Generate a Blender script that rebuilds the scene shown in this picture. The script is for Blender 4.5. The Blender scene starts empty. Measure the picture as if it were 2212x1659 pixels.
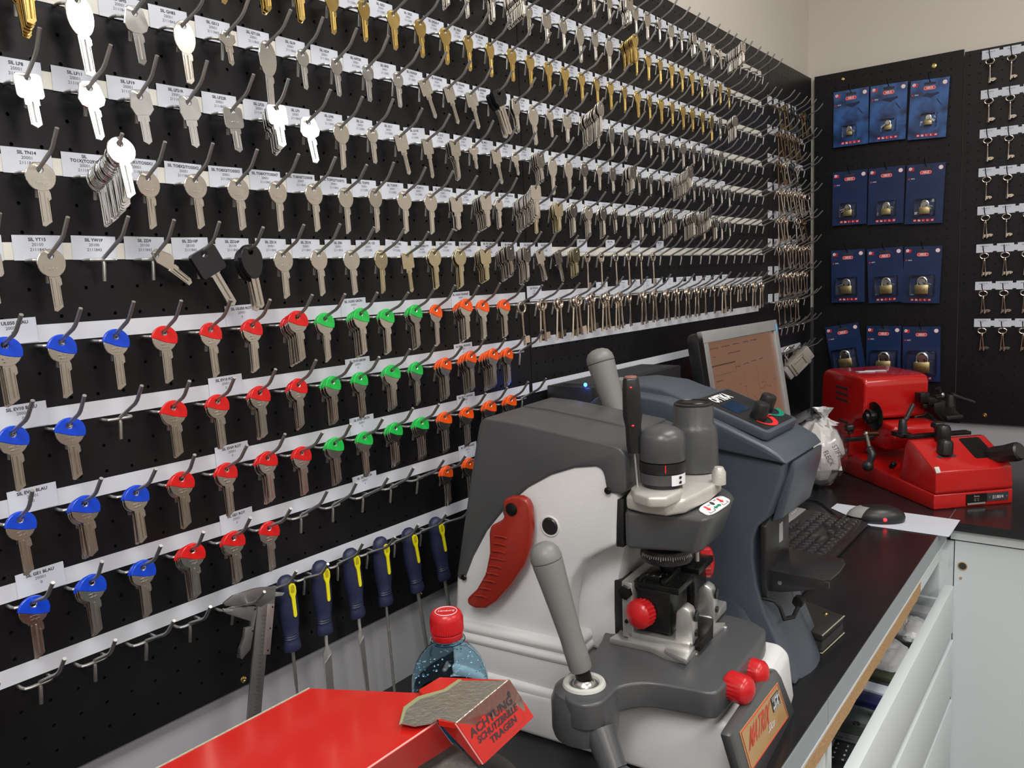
import bpy, bmesh, math, random
from mathutils import Vector, Matrix, Euler
random.seed(7)
SC = bpy.context.scene
COL = SC.collection
W_, H_ = 2212, 1659
FPX = 1722.61476

# ---------------------------------------------------------------- camera
CAM = Vector((0.784946, -0.273464, 1.8 - 0.342202))
RT = Vector((0.79388093, 0.60638333, -0.0453026))
DN = Vector((0.04285385, -0.13010975, -0.99057307))
FW = Vector((-0.6065613, 0.78445568, -0.12927751))
cd = bpy.data.cameras.new('camera'); cam = bpy.data.objects.new('camera', cd); COL.objects.link(cam)
M = Matrix((( RT.x, -DN.x, -FW.x, CAM.x), (RT.y, -DN.y, -FW.y, CAM.y), (RT.z, -DN.z, -FW.z, CAM.z), (0, 0, 0, 1)))
cam.matrix_world = M
cd.sensor_fit = 'HORIZONTAL'; cd.sensor_width = 36; cd.lens = FPX / W_ * 36; cd.clip_start = 0.02; cd.clip_end = 50
SC.camera = cam

# ---------------------------------------------------------------- world and lights
w = bpy.data.worlds.new('world'); SC.world = w; w.use_nodes = True
w.node_tree.nodes['Background'].inputs[0].default_value = (0.8, 0.85, 0.9, 1)
w.node_tree.nodes['Background'].inputs[1].default_value = 0.05
vs = SC.view_settings
vs.view_transform = 'Standard'; vs.look = 'None'; vs.gamma = 1; vs.use_curve_mapping = False
vs.exposure = 0.0
CEIL = 2.75
LAMPS = [(0.95, 0.9), (0.95, -1.0), (2.5, 0.9), (2.5, -1.0)]          # ceiling fittings, long side along y
LAMP_W, LAMP_L, LAMP_POWER = 0.55, 1.15, 18
def area(x, y):
    l = bpy.data.lights.new('ceiling_lamp', 'AREA'); l.shape = 'RECTANGLE'; l.size = LAMP_W; l.size_y = LAMP_L
    l.energy = LAMP_POWER; l.color = (1.0, 0.975, 0.94)
    o = bpy.data.objects.new('ceiling_lamp', l); COL.objects.link(o); o.location = (x, y, CEIL - 0.045); return o
for q, k_ in zip(LAMPS, (.8, 1.6, 1.0, 1.5)): area(*q).data.energy = LAMP_POWER * k_

# ---------------------------------------------------------------- helpers
def ray(u, v): return RT * ((u - W_ / 2) / FPX) + DN * ((v - H_ / 2) / FPX) + FW
def at(u, v, x=None, y=None, z=None):
    d = ray(u, v)
    if x is not None: t = (x - CAM.x) / d.x
    elif y is not None: t = (y - CAM.y) / d.y
    else: t = (z - CAM.z) / d.z
    return CAM + d * t
def pix(p):
    q = Vector(p) - CAM; k = q.dot(FW)
    return W_ / 2 + FPX * q.dot(RT) / k, H_ / 2 + FPX * q.dot(DN) / k, k
CT = 0.9                                  # counter top height

MATS = {}
def mat(name, col, rough=0.5, metal=0.0, var=0.06, scale=30.0, bump=0.0, bscale=200.0, spec=0.5, coat=0.0, aniso=None):
    if name in MATS: return MATS[name]
    m = bpy.data.materials.new(name); m.use_nodes = True; nt = m.node_tree; N = nt.nodes; L = nt.links
    b = N['Principled BSDF']
    tc = N.new('ShaderNodeTexCoord'); no = N.new('ShaderNodeTexNoise'); no.inputs['Scale'].default_value = scale; no.inputs['Detail'].default_value = 4
    L.new(tc.outputs['Object'], no.inputs['Vector'])
    cr = N.new('ShaderNodeMapRange'); cr.inputs['To Min'].default_value = 1 - var; cr.inputs['To Max'].default_value = 1 + var
    L.new(no.outputs['Fac'], cr.inputs['Value'])
    mx = N.new('ShaderNodeVectorMath'); mx.operation = 'SCALE'; mx.inputs[0].default_value = col[:3]
    L.new(cr.outputs[0], mx.inputs['Scale']); L.new(mx.outputs[0], b.inputs['Base Color'])
    rr = N.new('ShaderNodeMapRange'); rr.inputs['To Min'].default_value = max(0.02, rough - 0.05); rr.inputs['To Max'].default_value = min(1, rough + 0.05)
    L.new(no.outputs['Fac'], rr.inputs['Value']); L.new(rr.outputs[0], b.inputs['Roughness'])
    b.inputs['Metallic'].default_value = metal
    b.inputs['Specular IOR Level'].default_value = spec
    if coat: b.inputs['Coat Weight'].default_value = coat; b.inputs['Coat Roughness'].default_value = 0.08
    if bump:
        n2 = N.new('ShaderNodeTexNoise'); n2.inputs['Scale'].default_value = bscale; n2.inputs['Detail'].default_value = 3
        L.new(tc.outputs['Object'], n2.inputs['Vector'])
        bp = N.new('ShaderNodeBump'); bp.inputs['Strength'].default_value = bump; bp.inputs['Distance'].default_value = 0.002
        L.new(n2.outputs['Fac'], bp.inputs['Height']); L.new(bp.outputs[0], b.inputs['Normal'])
    MATS[name] = m; return m
def glow(name, col, s):
    m = mat(name, col, 0.5); b = m.node_tree.nodes['Principled BSDF']
    b.inputs['Emission Color'].default_value = (*col, 1); b.inputs['Emission Strength'].default_value = s; return m

def link(name, me, parent=None):
    o = bpy.data.objects.new(name, me); COL.objects.link(o)
    if parent is not None: o.parent = parent
    return o
def origin(o):
    p = Vector((0, 0, 0))
    while o is not None: p += o.location; o = o.parent
    return p
def tag(o, label, cat, group=None):
    o['label'] = label; o['category'] = cat
    if group: o['group'] = group
    return o
def thing(name, label, cat, loc, group=None):
    o = bpy.data.objects.new(name, None); COL.objects.link(o); o.location = loc; o.empty_display_size = 0.02
    return tag(o, label, cat, group)

class MB:
    """collects shapes in world coordinates; build() makes ONE mesh object"""
    def __init__(s): s.bm = bmesh.new()
    def face(s, vs):
        try: return s.bm.faces.new(vs)
        except ValueError: return None
    def hexa(s, p):                       # 8 points: bottom 4, top 4
        v = [s.bm.verts.new(q) for q in p]
        for f in ((3, 2, 1, 0), (4, 5, 6, 7), (0, 1, 5, 4), (1, 2, 6, 5), (2, 3, 7, 6), (3, 0, 4, 7)): s.face([v[i] for i in f])
        return s
    def box(s, lo, hi, m=None):
        p = [Vector((x, y, z)) for z in (lo[2], hi[2]) for x, y in ((lo[0], lo[1]), (hi[0], lo[1]), (hi[0], hi[1]), (lo[0], hi[1]))]
        if m is not None: p = [m @ q for q in p]
        return s.hexa(p)
    def prism(s, pts, vec, vec0=None):
        vec = Vector(vec); vec0 = Vector(vec0) if vec0 is not None else Vector((0, 0, 0))
        a = [s.bm.verts.new(Vector(q) + vec0) for q in pts]; b = [s.bm.verts.new(Vector(q) + vec) for q in pts]
        fs = [s.face(a), s.face(list(reversed(b)))]; n = len(pts)
        for i in range(n): s.face([a[(i + 1) % n], a[i], b[i], b[(i + 1) % n]])
        return s
    def loft(s, rings, close=True, cap=True):
        vr = [[s.bm.verts.new(q) for q in r] for r in rings]; n = len(vr[0])
        for i in range(len(vr) - 1):
            for j in range(n if close else n - 1):
                s.face([vr[i][j], vr[i][(j + 1) % n], vr[i + 1][(j + 1) % n], vr[i + 1][j]])
        if cap and close:
            s.face(list(reversed(vr[0]))); s.face(vr[-1])
        return s
    def tube(s, path, r, n=8, cap=True, up=None):
        path = [Vector(p) for p in path]; rs = r if isinstance(r, (list, tuple)) else [r] * len(path)
        t0 = (path[1] - path[0]).normalized(); a = Vector(up) if up else (Vector((0, 0, 1)) if abs(t0.z) < 0.9 else Vector((1, 0, 0)))
        rings = []
        for i, p in enumerate(path):
            if i == 0: t = path[1] - path[0]
            elif i == len(path) - 1: t = path[-1] - path[-2]
            else: t = (path[i + 1] - p).normalized() + (p - path[i - 1]).normalized()
            t.normalize(); b = t.cross(a)
            if b.length < 1e-6: b = t.orthogonal()
            b.normalize(); a = b.cross(t).normalized()
            rings.append([p + (a * math.cos(k * 2 * math.pi / n) + b * math.sin(k * 2 * math.pi / n)) * rs[i] for k in range(n)])
        return s.loft(rings, True, cap)
    def lathe(s, prof, org, axis=(0, 0, 1), n=24, flute=None):   # prof: (radius, height) pairs
        ax = Vector(axis).normalized(); a = ax.orthogonal().normalized(); b = ax.cross(a); org = Vector(org)
        rings = []
        for r, h in prof:
            ring = []
            for k in range(n):
                rr = max(r, 1e-5)
                if flute and r > flute[1]: rr *= 1 + (flute[0] if k % 2 else 0)
                ang = k * 2 * math.pi / n
                ring.append(org + ax * h + (a * math.cos(ang) + b * math.sin(ang)) * rr)
            rings.append(ring)
        return s.loft(rings)
    def ball(s, c, r, n=12, sc=(1, 1, 1), m=None):
        c = Vector(c); k = n // 2; rings = []
        for i in range(k + 1):
            th = math.pi * i / k; rings.append([Vector((math.sin(th) * math.cos(2 * math.pi * j / n) * r * sc[0], math.sin(th) * math.sin(2 * math.pi * j / n) * r * sc[1], math.cos(th) * r * sc[2])) for j in range(n)])
        rings = [[c + ((m @ q) if m is not None else q) for q in rg] for rg in rings]
        return s.loft(rings, True, False)
    def ring(s, c, axis, R, r, n=20, k=6, sc=1.0, a0=0, a1=2 * math.pi, up=None):
        ax = Vector(axis).normalized(); a = Vector(up).normalized() if up else ax.orthogonal().normalized(); b = ax.cross(a); c = Vector(c)
        full = abs(a1 - a0 - 2 * math.pi) < 1e-6; rings = []
        for i in range(n if full else n + 1):
            t = a0 + (a1 - a0) * i / n; d = a * math.cos(t) + b * math.sin(t) * sc; dn = d.normalized()
            rings.append([c + d * R + dn * r * math.cos(2 * math.pi * j / k) + ax * r * math.sin(2 * math.pi * j / k) for j in range(k)])
        if full:
            vr = [[s.bm.verts.new(q) for q in g] for g in rings]; m = len(vr)
            for i in range(m):
                for j in range(k): s.face([vr[i][j], vr[i][(j + 1) % k], vr[(i + 1) % m][(j + 1) % k], vr[(i + 1) % m][j]])
            return s
        return s.loft(rings)
    def quad(s, *p): s.face([s.bm.verts.new(q) for q in p]); return s
    def build(s, name, m, parent=None, bevel=0, seg=2, smooth=True, angle=35, sub=0):
        bm = s.bm
        bmesh.ops.remove_doubles(bm, verts=bm.verts, dist=1e-6)
        bmesh.ops.recalc_face_normals(bm, faces=bm.faces)
        if bevel:
            ed = [e for e in bm.edges if len(e.link_faces) == 2 and e.calc_face_angle(0) > math.radians(28)]
            bmesh.ops.bevel(bm, geom=ed, offset=bevel, offset_type='OFFSET', segments=seg, profile=0.5, affect='EDGES', clamp_overlap=True)
        off = origin(parent) if parent is not None else Vector((0, 0, 0))
        top = parent is None
        if top:
            xs = [v.co.copy() for v in bm.verts]
            if xs:
                lo = Vector([min(q[i] for q in xs) for i in range(3)]); hi = Vector([max(q[i] for q in xs) for i in range(3)])
                off = Vector(((lo.x + hi.x) / 2, (lo.y + hi.y) / 2, lo.z))
        for v in bm.verts: v.co -= off
        if smooth:
            for f in bm.faces: f.smooth = True
            for e in bm.edges:
                if len(e.link_faces) == 2 and e.calc_face_angle(0) > math.radians(angle): e.smooth = False
        me = bpy.data.meshes.new(name); bm.to_mesh(me); bm.free()
        if m is not None: me.materials.append(m)
        o = link(name, me, parent)
        if top: o.location = off
        if sub:
            md = o.modifiers.new('sub', 'SUBSURF'); md.levels = sub; md.render_levels = sub
        return o

def structure(o): o['kind'] = 'structure'; return o
TXT = {}
def text_mesh(s, size, align='CENTER', bold=0.0, sx=1.0, extrude=0.0, shear=0.0):
    k = (s, size, align, bold, sx, extrude, shear)
    if k in TXT: return TXT[k]
    c = bpy.data.curves.new('writing', 'FONT'); c.body = s; c.size = size; c.align_x = align; c.align_y = 'CENTER'
    c.offset = bold; c.extrude = extrude; c.resolution_u = 2; c.shear = shear
    o = bpy.data.objects.new('writing', c)
    me = bpy.data.meshes.new_from_object(o); me.transform(Matrix.Scale(sx, 4, (1, 0, 0)))
    bpy.data.objects.remove(o); bpy.data.curves.remove(c); TXT[k] = me; return me
def text(s, size, org, right, up, m, parent=None, name='printed_text', **kw):
    """flat lettering: right / up directions in the world"""
    me = text_mesh(s, size, **kw)
    if not me.materials: me.materials.append(m)
    elif me.materials[0] != m:
        me = me.copy(); me.materials.clear(); me.materials.append(m)
    r = Vector(right).normalized(); n = r.cross(Vector(up)).normalized(); u = n.cross(r)
    mt = Matrix(((r.x, u.x, n.x, org[0]), (r.y, u.y, n.y, org[1]), (r.z, u.z, n.z, org[2]), (0, 0, 0, 1)))
    o = link(name, me, parent); off = origin(parent) if parent is not None else Vector((0, 0, 0))
    mt.translation = mt.translation - off
    o.matrix_basis = mt
    return o
ORD = ['zeroth', 'first', 'second', 'third', 'fourth', 'fifth', 'sixth', 'seventh', 'eighth', 'ninth', 'tenth', 'eleventh', 'twelfth', 'thirteenth', 'fourteenth', 'fifteenth', 'sixteenth', 'seventeenth', 'eighteenth', 'nineteenth', 'twentieth']
TENS = {20: 'twenty', 30: 'thirty', 40: 'forty'}
def ordw(n):
    if n <= 20: return ORD[n]
    t = n // 10 * 10
    return (TENS[t] + '-' + ORD[n - t]) if n % 10 else {30: 'thirtieth', 40: 'fortieth'}[n]
NUM = ['no', 'one', 'two', 'three', 'four', 'five', 'six', 'seven', 'eight', 'nine', 'ten', 'eleven', 'twelve', 'thirteen', 'fourteen', 'fifteen', 'sixteen', 'seventeen', 'eighteen', 'nineteen', 'twenty']

# ---------------------------------------------------------------- materials
m_black = mat('black_board', (0.008, 0.0076, 0.0090), 0.36, 0, 0.25, 12, 0.12, 60, spec=0.30)
m_wall = mat('cream_plaster', (0.64, 0.59, 0.53), 0.85, 0, 0.03, 3, 0.15, 90)
m_wgrey = mat('white_plaster', (0.72, 0.71, 0.70), 0.8, 0, 0.03, 3, 0.1, 90)
m_ceil = mat('ceiling_paint', (0.82, 0.81, 0.78), 0.9)
m_floor = mat('grey_floor', (0.28, 0.27, 0.26), 0.5, 0, 0.1, 5)
m_white = mat('white_laminate', (0.60, 0.645, 0.66), 0.35, 0, 0.02, 4, spec=0.4)
m_greyedge = mat('grey_laminate_edge', (0.27, 0.30, 0.32), 0.4, 0, 0.04, 8)
m_mattop = mat('black_counter_top', (0.012, 0.012, 0.013), 0.24, 0, 0.3, 9, 0.10, 30, spec=0.5)
m_steel = mat('bright_steel', (0.62, 0.62, 0.61), 0.22, 1.0, 0.08, 60)
m_wire = mat('steel_wire', (0.50, 0.50, 0.48), 0.42, 1.0, 0.1, 80)
m_key = mat('nickel_silver', (0.66, 0.62, 0.56), 0.26, 1.0, 0.07, 90)
m_keyb = mat('nickel_bright', (0.80, 0.80, 0.80), 0.14, 1.0, 0.05, 90)
m_brass = mat('brass', (0.74, 0.54, 0.20), 0.22, 1.0, 0.08, 90)
m_pale = mat('pale_brass', (0.63, 0.56, 0.38), 0.26, 1.0, 0.08, 90)
m_bronze = mat('bronze', (0.22, 0.15, 0.085), 0.3, 1.0, 0.1, 90)
m_lever = mat('nickel_rod', (0.72, 0.63, 0.54), 0.2, 1.0, 0.08, 90)
m_keyblack = mat('black_key_metal', (0.03, 0.03, 0.032), 0.3, 0.3)
m_strip = mat('cream_strip', (0.70, 0.69, 0.63), 0.55, 0, 0.03, 15)
m_strip2 = mat('white_strip', (0.62, 0.64, 0.70), 0.5, 0, 0.02, 15)
m_paper = mat('white_paper', (0.62, 0.65, 0.73), 0.7, 0, 0.02, 15)
m_ink = mat('black_ink', (0.03, 0.03, 0.035), 0.6)
m_inkl = mat('light_print', (0.25, 0.26, 0.29), 0.6)
m_cap = {'B': mat('blue_plastic', (0.005, 0.06, 0.62), 0.3), 'R': mat('red_plastic', (0.68, 0.012, 0.012), 0.3),
         'G': mat('green_plastic', (0.02, 0.52, 0.08), 0.3), 'O': mat('orange_plastic', (0.88, 0.10, 0.01), 0.3)}
m_kplas = mat('black_key_plastic', (0.012, 0.012, 0.014), 0.3, 0, 0.1, 40, 0.1)
m_dgrey = mat('dark_grey_casting', (0.07, 0.072, 0.076), 0.32, 0, 0.06, 20, 0.06, 400)
m_lgrey = mat('light_grey_paint', (0.70, 0.70, 0.71), 0.36, 0, 0.04, 12, 0.10, 500)
m_cast = mat('bare_casting', (0.55, 0.54, 0.50), 0.42, 0.35, 0.1, 60, 0.2, 500)
m_alu = mat('machined_aluminium', (0.62, 0.62, 0.60), 0.35, 0.8, 0.1, 80, 0.1, 300)
m_bsteel = mat('blackened_steel', (0.012, 0.012, 0.012), 0.28, 0.4, 0.2, 60)
m_bplas = mat('black_plastic', (0.015, 0.015, 0.016), 0.35, 0, 0.15, 30, 0.05)
m_redk = mat('red_knob_plastic', (0.50, 0.010, 0.014), 0.28)
m_redh = mat('brick_red_handle', (0.30, 0.022, 0.012), 0.28, 0, 0.08, 20, spec=0.6)
m_hgrey = mat('warm_grey_grip', (0.19, 0.19, 0.185), 0.42, 0, 0.06, 20, 0.06, 400)
m_blue = mat('slate_blue_shell', (0.065, 0.078, 0.10), 0.36, 0, 0.05, 15, 0.05, 400)
m_redp = mat('red_enamel', (0.47, 0.010, 0.009), 0.22, 0, 0.10, 8, 0.03, 40, coat=0.4)
m_navy = mat('navy_handle', (0.018, 0.022, 0.062), 0.5, 0, 0.1, 30, 0.05)
m_yel = mat('yellow_inlay', (0.80, 0.72, 0.01), 0.4)
m_file = mat('file_steel', (0.42, 0.42, 0.40), 0.4, 0.9, 0.12, 200, 0.4, 900)
m_silverp = mat('silver_plastic', (0.42, 0.42, 0.42), 0.35, 0.4)
m_chip = mat('particle_board', (0.42, 0.26, 0.12), 0.9, 0, 0.5, 260, 0.5, 500)
# ================================================================ ROOM
LX, YB, XR, YF = -0.014, 2.308, 3.6, -2.6
structure(MB().box((LX - .1, YF, 0), (LX, YB + .1, CEIL)).build('wall_left', m_wall))
structure(MB().box((LX, YB, 0), (XR, YB + .1, CEIL)).build('wall_back', m_wall))
structure(MB().box((XR, YF, 0), (XR + .1, YB + .1, CEIL)).build('wall_right', m_wgrey))
structure(MB().box((LX - .1, YF - .1, 0), (XR + .1, YF, CEIL)).build('wall_front', m_wgrey))
structure(MB().box((LX - .1, YF - .1, CEIL), (XR + .1, YB + .1, CEIL + .1)).build('ceiling', m_ceil))
structure(MB().box((LX - .1, YF - .1, -.1), (XR + .1, YB + .1, 0)).build('floor', m_floor))
m_reflpanel = mat('brown_reflection_panel', (.20, .15, .11), .5, 0, .15, 4)  # two unseen low wall panels, added so the metal keys reflect something darker
structure(MB().box((XR - .02, YF, 0), (XR, YB, 1.15)).build('reflection_panel_right', m_reflpanel))
structure(MB().box((LX, YF, 0), (XR - .02, YF + .02, 1.15)).build('reflection_panel_front', m_reflpanel))
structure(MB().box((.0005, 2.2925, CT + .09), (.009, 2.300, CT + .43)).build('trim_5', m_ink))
m_diff = glow('lamp_diffuser', (1.0, .97, .93), 2.0)
for i, (x, y) in enumerate(LAMPS):
    t = thing('ceiling_light', 'long rectangular ceiling light fitting, %s over the room' % ['above the counter', 'behind the camera', 'further right towards back', 'far behind on the right'][i], 'lamp', (x, y, CEIL), 'ceiling light fittings')
    a, b = LAMP_W / 2 + .03, LAMP_L / 2 + .03
    f = MB()
    for s in (-1, 1):
        f.box((x - a, y + s * b - .015, CEIL - .05), (x + a, y + s * b + .015, CEIL - .001)); f.box((x + s * a - .015, y - b, CEIL - .05), (x + s * a + .015, y + b, CEIL - .001))
    f.build('frame', m_white, t)
    MB().box((x - a, y - b, CEIL - .03), (x + a, y + b, CEIL - .02)).build('diffuser', m_diff, t)

# ---------------------------------------------------------------- pegboards with real holes
RZ = 0.0764265; HP = 0.025; Z0 = 1.8
def pegboard(name, label, O, U, Vv, N, w, h, u0, v0, pu, pv, hr=0.0018, seams=None):
    O, U, Vv, N = Vector(O), Vector(U), Vector(Vv), Vector(N)
    us = []; k = math.ceil((0.008 - u0) / pu)
    while u0 + k * pu < w - 0.008: us.append(u0 + k * pu); k += 1
    vs_ = []; k = math.ceil((0.008 - v0) / pv)
    while v0 + k * pv < h - 0.008: vs_.append(v0 + k * pv); k += 1
    ub = [0] + [(a + b) / 2 for a, b in zip(us, us[1:])] + [w]; vb = [0] + [(a + b) / 2 for a, b in zip(vs_, vs_[1:])] + [h]
    V, F = [], []
    def add(u, v, n): V.append(O + U * u + Vv * v + N * n); return len(V) - 1
    grid = {}
    def g(i, j):
        if (i, j) not in grid: grid[(i, j)] = add(ub[i], vb[j], 0)
        return grid[(i, j)]
    ring = [(math.cos(math.radians(22.5 + 45 * q)), math.sin(math.radians(22.5 + 45 * q))) for q in range(8)]
    for i, cu in enumerate(us):
        for j, cv in enumerate(vs_):
            a = [add(cu + hr * c, cv + hr * s, 0) for c, s in ring]; b = [add(cu + hr * c, cv + hr * s, -.0045) for c, s in ring]
            c00, c10, c11, c01 = g(i, j), g(i + 1, j), g(i + 1, j + 1), g(i, j + 1)
            F += [(c11, a[1], a[0]), (c11, c01, a[2], a[1]), (c01, a[3], a[2]), (c01, c00, a[4], a[3]), (c00, a[5], a[4]), (c00, c10, a[6], a[5]), (c10, a[7], a[6]), (c10, c11, a[0], a[7])]
            for q in range(8): F.append((a[q], a[(q + 1) % 8], b[(q + 1) % 8], b[q]))
            F.append(tuple(b))
    T = 0.006; nU, nV = len(ub) - 1, len(vb) - 1
    bk = [add(0, 0, -T), add(w, 0, -T), add(w, h, -T), add(0, h, -T)]; F.append((bk[3], bk[2], bk[1], bk[0]))
    F.append(tuple([g(i, 0) for i in range(nU + 1)] + [bk[1], bk[0]])[::-1]); F.append(tuple([g(i, nV) for i in range(nU + 1)] + [bk[2], bk[3]]))
    F.append(tuple([g(0, j) for j in range(nV + 1)] + [bk[3], bk[0]])); F.append(tuple([g(nU, j) for j in range(nV + 1)] + [bk[2], bk[1]])[::-1])
    me = bpy.data.meshes.new(name); me.from_pydata([tuple(q) for q in V], [], F); me.update()
    bm = bmesh.new(); bm.from_mesh(me); bmesh.ops.recalc_face_normals(bm, faces=bm.faces); bm.to_mesh(me); bm.free()
    me.materials.append(m_black); o = link(name, me); tag(o, label, 'pegboard'); return o
ZB, ZT = Z0 - .79, Z0 + .221
X_, Y_, Zv = (1, 0, 0), (0, 1, 0), (0, 0, 1)
BRD = MB()
for (ya, yb, lab) in ((-.60, .7955, 'large black perforated board carrying the coloured key blanks'), (.7968, 1.921, 'large black perforated board behind the computer and monitor')):
    pegboard('pegboard', lab, (0, ya, ZB), Y_, Zv, X_, yb - ya, ZT - ZB, .0125 - ya, (Z0 - ZB) - 40 * RZ / 3, HP, RZ / 3)
pegboard('pegboard', 'narrow black perforated board of lever keys in the room corner', (0, 1.923, ZB), Y_, Zv, X_, 2.291 - 1.923, ZT - ZB, 1.94 - 1.923 - .0125 - .2, (1.89 - ZB) - 1.9 , HP, .0757 / 3)
pegboard('pegboard', 'black perforated back wall board holding twelve padlock cards', (.009, 2.293, Z0 - .806), X_, Zv, (0, -1, 0), .3975, 1.03, .011, .012, .0254, .0256)
pegboard('pegboard', 'black perforated board at right edge with old lever keys', (.4085, 2.293, Z0 - .806), X_, Zv, (0, -1, 0), .75, 1.022, .013, .012, .0254, .0256)

# ---------------------------------------------------------------- white strips behind the hooks
def strip(y0, y1, z0, z1, m, lab, x=0.0004):
    tag(MB().box((x - .0003, y0, z0), (x + .0004, y1, z1)).build('label_strip', m, smooth=False), lab, 'label strip', 'paper strips along the key rows')
ROWN = {r: ordw(r + 3) for r in range(-2, 10)}
for r in range(-2, 5):
    z = Z0 - r * RZ
    strip(-.3, 1.868, z + .001, z + .0165, m_strip, 'cream paper strip behind the %s key row from the top' % ROWN[r])
for r in range(5, 10):
    z = Z0 - r * RZ; lab = 'white paper strip behind the %s key row from the top' % ROWN[r]
    e = {5: 1.865, 6: .785, 7: .787, 8: .70, 9: .66}[r]
    strip(-.3, .787 if r == 5 else e, z + .003, z + .019, m_strip2, lab + (', left part' if r in (5, 6, 7) else ''))
z = Z0 - 5 * RZ; strip(.80, 1.868, z + .003, z + .019, m_strip2, 'white paper strip behind the eighth key row, beside the orange keys')
z = Z0 - 6 * RZ; strip(.8, 1.84, z + .003, z + .019, m_strip2, 'white paper strip behind the tips of the hanging lever keys')
z = Z0 - 7 * RZ; strip(.797, 1.70, z + .003, z + .019, m_strip2, 'white paper strip running behind the computer and the monitor')

# ---------------------------------------------------------------- hooks
RODP = [Vector((.013, 0, .001)), Vector((.030, 0, .0085)), Vector((.046, 0, .0155)), Vector((.0515, 0, .0195)), Vector((.0635, 0, .0335))]
def rodz(x):
    for a, b in zip(RODP, RODP[1:]):
        if x <= b.x: return a.z + (b.z - a.z) * (x - a.x) / (b.x - a.x)
    return RODP[-1].z
def local_mesh(mb, name, m, **k):
    o = mb.build(name, m, **k); me = o.data; me.transform(Matrix.Translation(o.location)); bpy.data.objects.remove(o); return me
HK = local_mesh(MB().tube([(.0095, 0, -.0205), (.0125, 0, -.0045), (.0118, 0, -.001)] + RODP, .00180, 8), 'prong', m_wire)
HB = local_mesh(MB().tube([(-.0003, -.0125, 0), (.0085, -.0125, 0), (.0118, -.011, 0), (.0132, -.0075, 0), (.0132, .0075, 0), (.0118, .011, 0), (.0085, .0125, 0), (-.0003, .0125, 0)], .00165, 8, up=(0, 0, 1)), 'crossbar', m_wire)
def hook_matrix(y, z, rng, tilt=None):
    a = rng.uniform(-.09, .09); b = rng.uniform(-.06, .06)
    if tilt: a, b = tilt
    return Matrix.Translation((0, y, z)) @ Matrix.Rotation(a, 4, 'Z') @ Matrix.Rotation(b, 4, 'Y')
def hook(mtx, y, z, label, group):
    o = link('peg_hook', HK); o.matrix_basis = mtx; tag(o, label, 'hook', group)
    c = link('crossbar', HB, o); c.matrix_basis = mtx.inverted() @ Matrix.Translation((0, y, z))
    return o

# ---------------------------------------------------------------- key shapes (origin = centre of the hole, face towards +x)
def flat(outline, holes, x0, x1, bm=None, bev=.00025):
    bm2 = bmesh.new(); ed = []
    for loop in [outline] + holes:
        vs_ = [bm2.verts.new((x0, p[0], p[1])) for p in loop]
        for i in range(len(vs_)): ed.append(bm2.edges.new((vs_[i], vs_[(i + 1) % len(vs_)])))
    g = bmesh.ops.triangle_fill(bm2, use_beauty=True, use_dissolve=False, edges=ed)
    fs = [f for f in g['geom'] if isinstance(f, bmesh.types.BMFace)]
    ex = bmesh.ops.extrude_face_region(bm2, geom=fs)
    for v in ex['geom']:
        if isinstance(v, bmesh.types.BMVert): v.co.x = x1
    bmesh.ops.recalc_face_normals(bm2, faces=bm2.faces)
    if bev:
        e = [e for e in bm2.edges if len(e.link_faces) == 2 and e.calc_face_angle(0) > .9 and abs(e.verts[0].co.x - e.verts[1].co.x) < 1e-7]
        bmesh.ops.bevel(bm2, geom=e, offset=bev, offset_type='OFFSET', segments=1, affect='EDGES', clamp_overlap=True)
    me = bpy.data.meshes.new('t'); bm2.to_mesh(me); bm2.free()
    if bm is not None: bm.from_mesh(me); bpy.data.meshes.remove(me); return None
    return me
def circ(cy, cz, r, n=20, sy=1.0, a0=0): return [(cy + r * sy * math.cos(a0 + 2 * math.pi * i / n), cz + r * math.sin(a0 + 2 * math.pi * i / n)) for i in range(n)]
def rrect(cy, cz, w, h, r, n=4):
    o = []
    for sx, sz, a in ((1, 1, 0), (-1, 1, 90), (-1, -1, 180), (1, -1, 270)):
        for i in range(n + 1):
            t = math.radians(a + 90 * i / n); o.append((cy + sx * (w / 2 - r) + r * math.cos(t), cz + sz * (h / 2 - r) + r * math.sin(t)))
    return o
def mesh_of(parts, name, m, grooves=None):
    bm = bmesh.new()
    for outline, holes, x0, x1 in parts: flat(outline, holes, x0, x1, bm, .0005 if holes and x1 - x0 < .0035 else .00025)
    if grooves:
        for (y0, y1, z0, z1, x) in grooves:
            b = MB().prism([(x - .0004, y0, z0), (x + .0006, (y0 + y1) / 2, z0), (x - .0004, y1, z0)], (0, 0, z1 - z0)); me = bpy.data.meshes.new('t'); b.bm.to_mesh(me); b.bm.free(); bm.from_mesh(me); bpy.data.meshes.remove(me)
    for f in bm.faces: f.smooth = False
    me = bpy.data.meshes.new(name); bm.to_mesh(me); bm.free(); me.materials.append(m); return me
HOLE = circ(0, 0, .0027, 10)
T1, T2 = .0011, .0009
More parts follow.
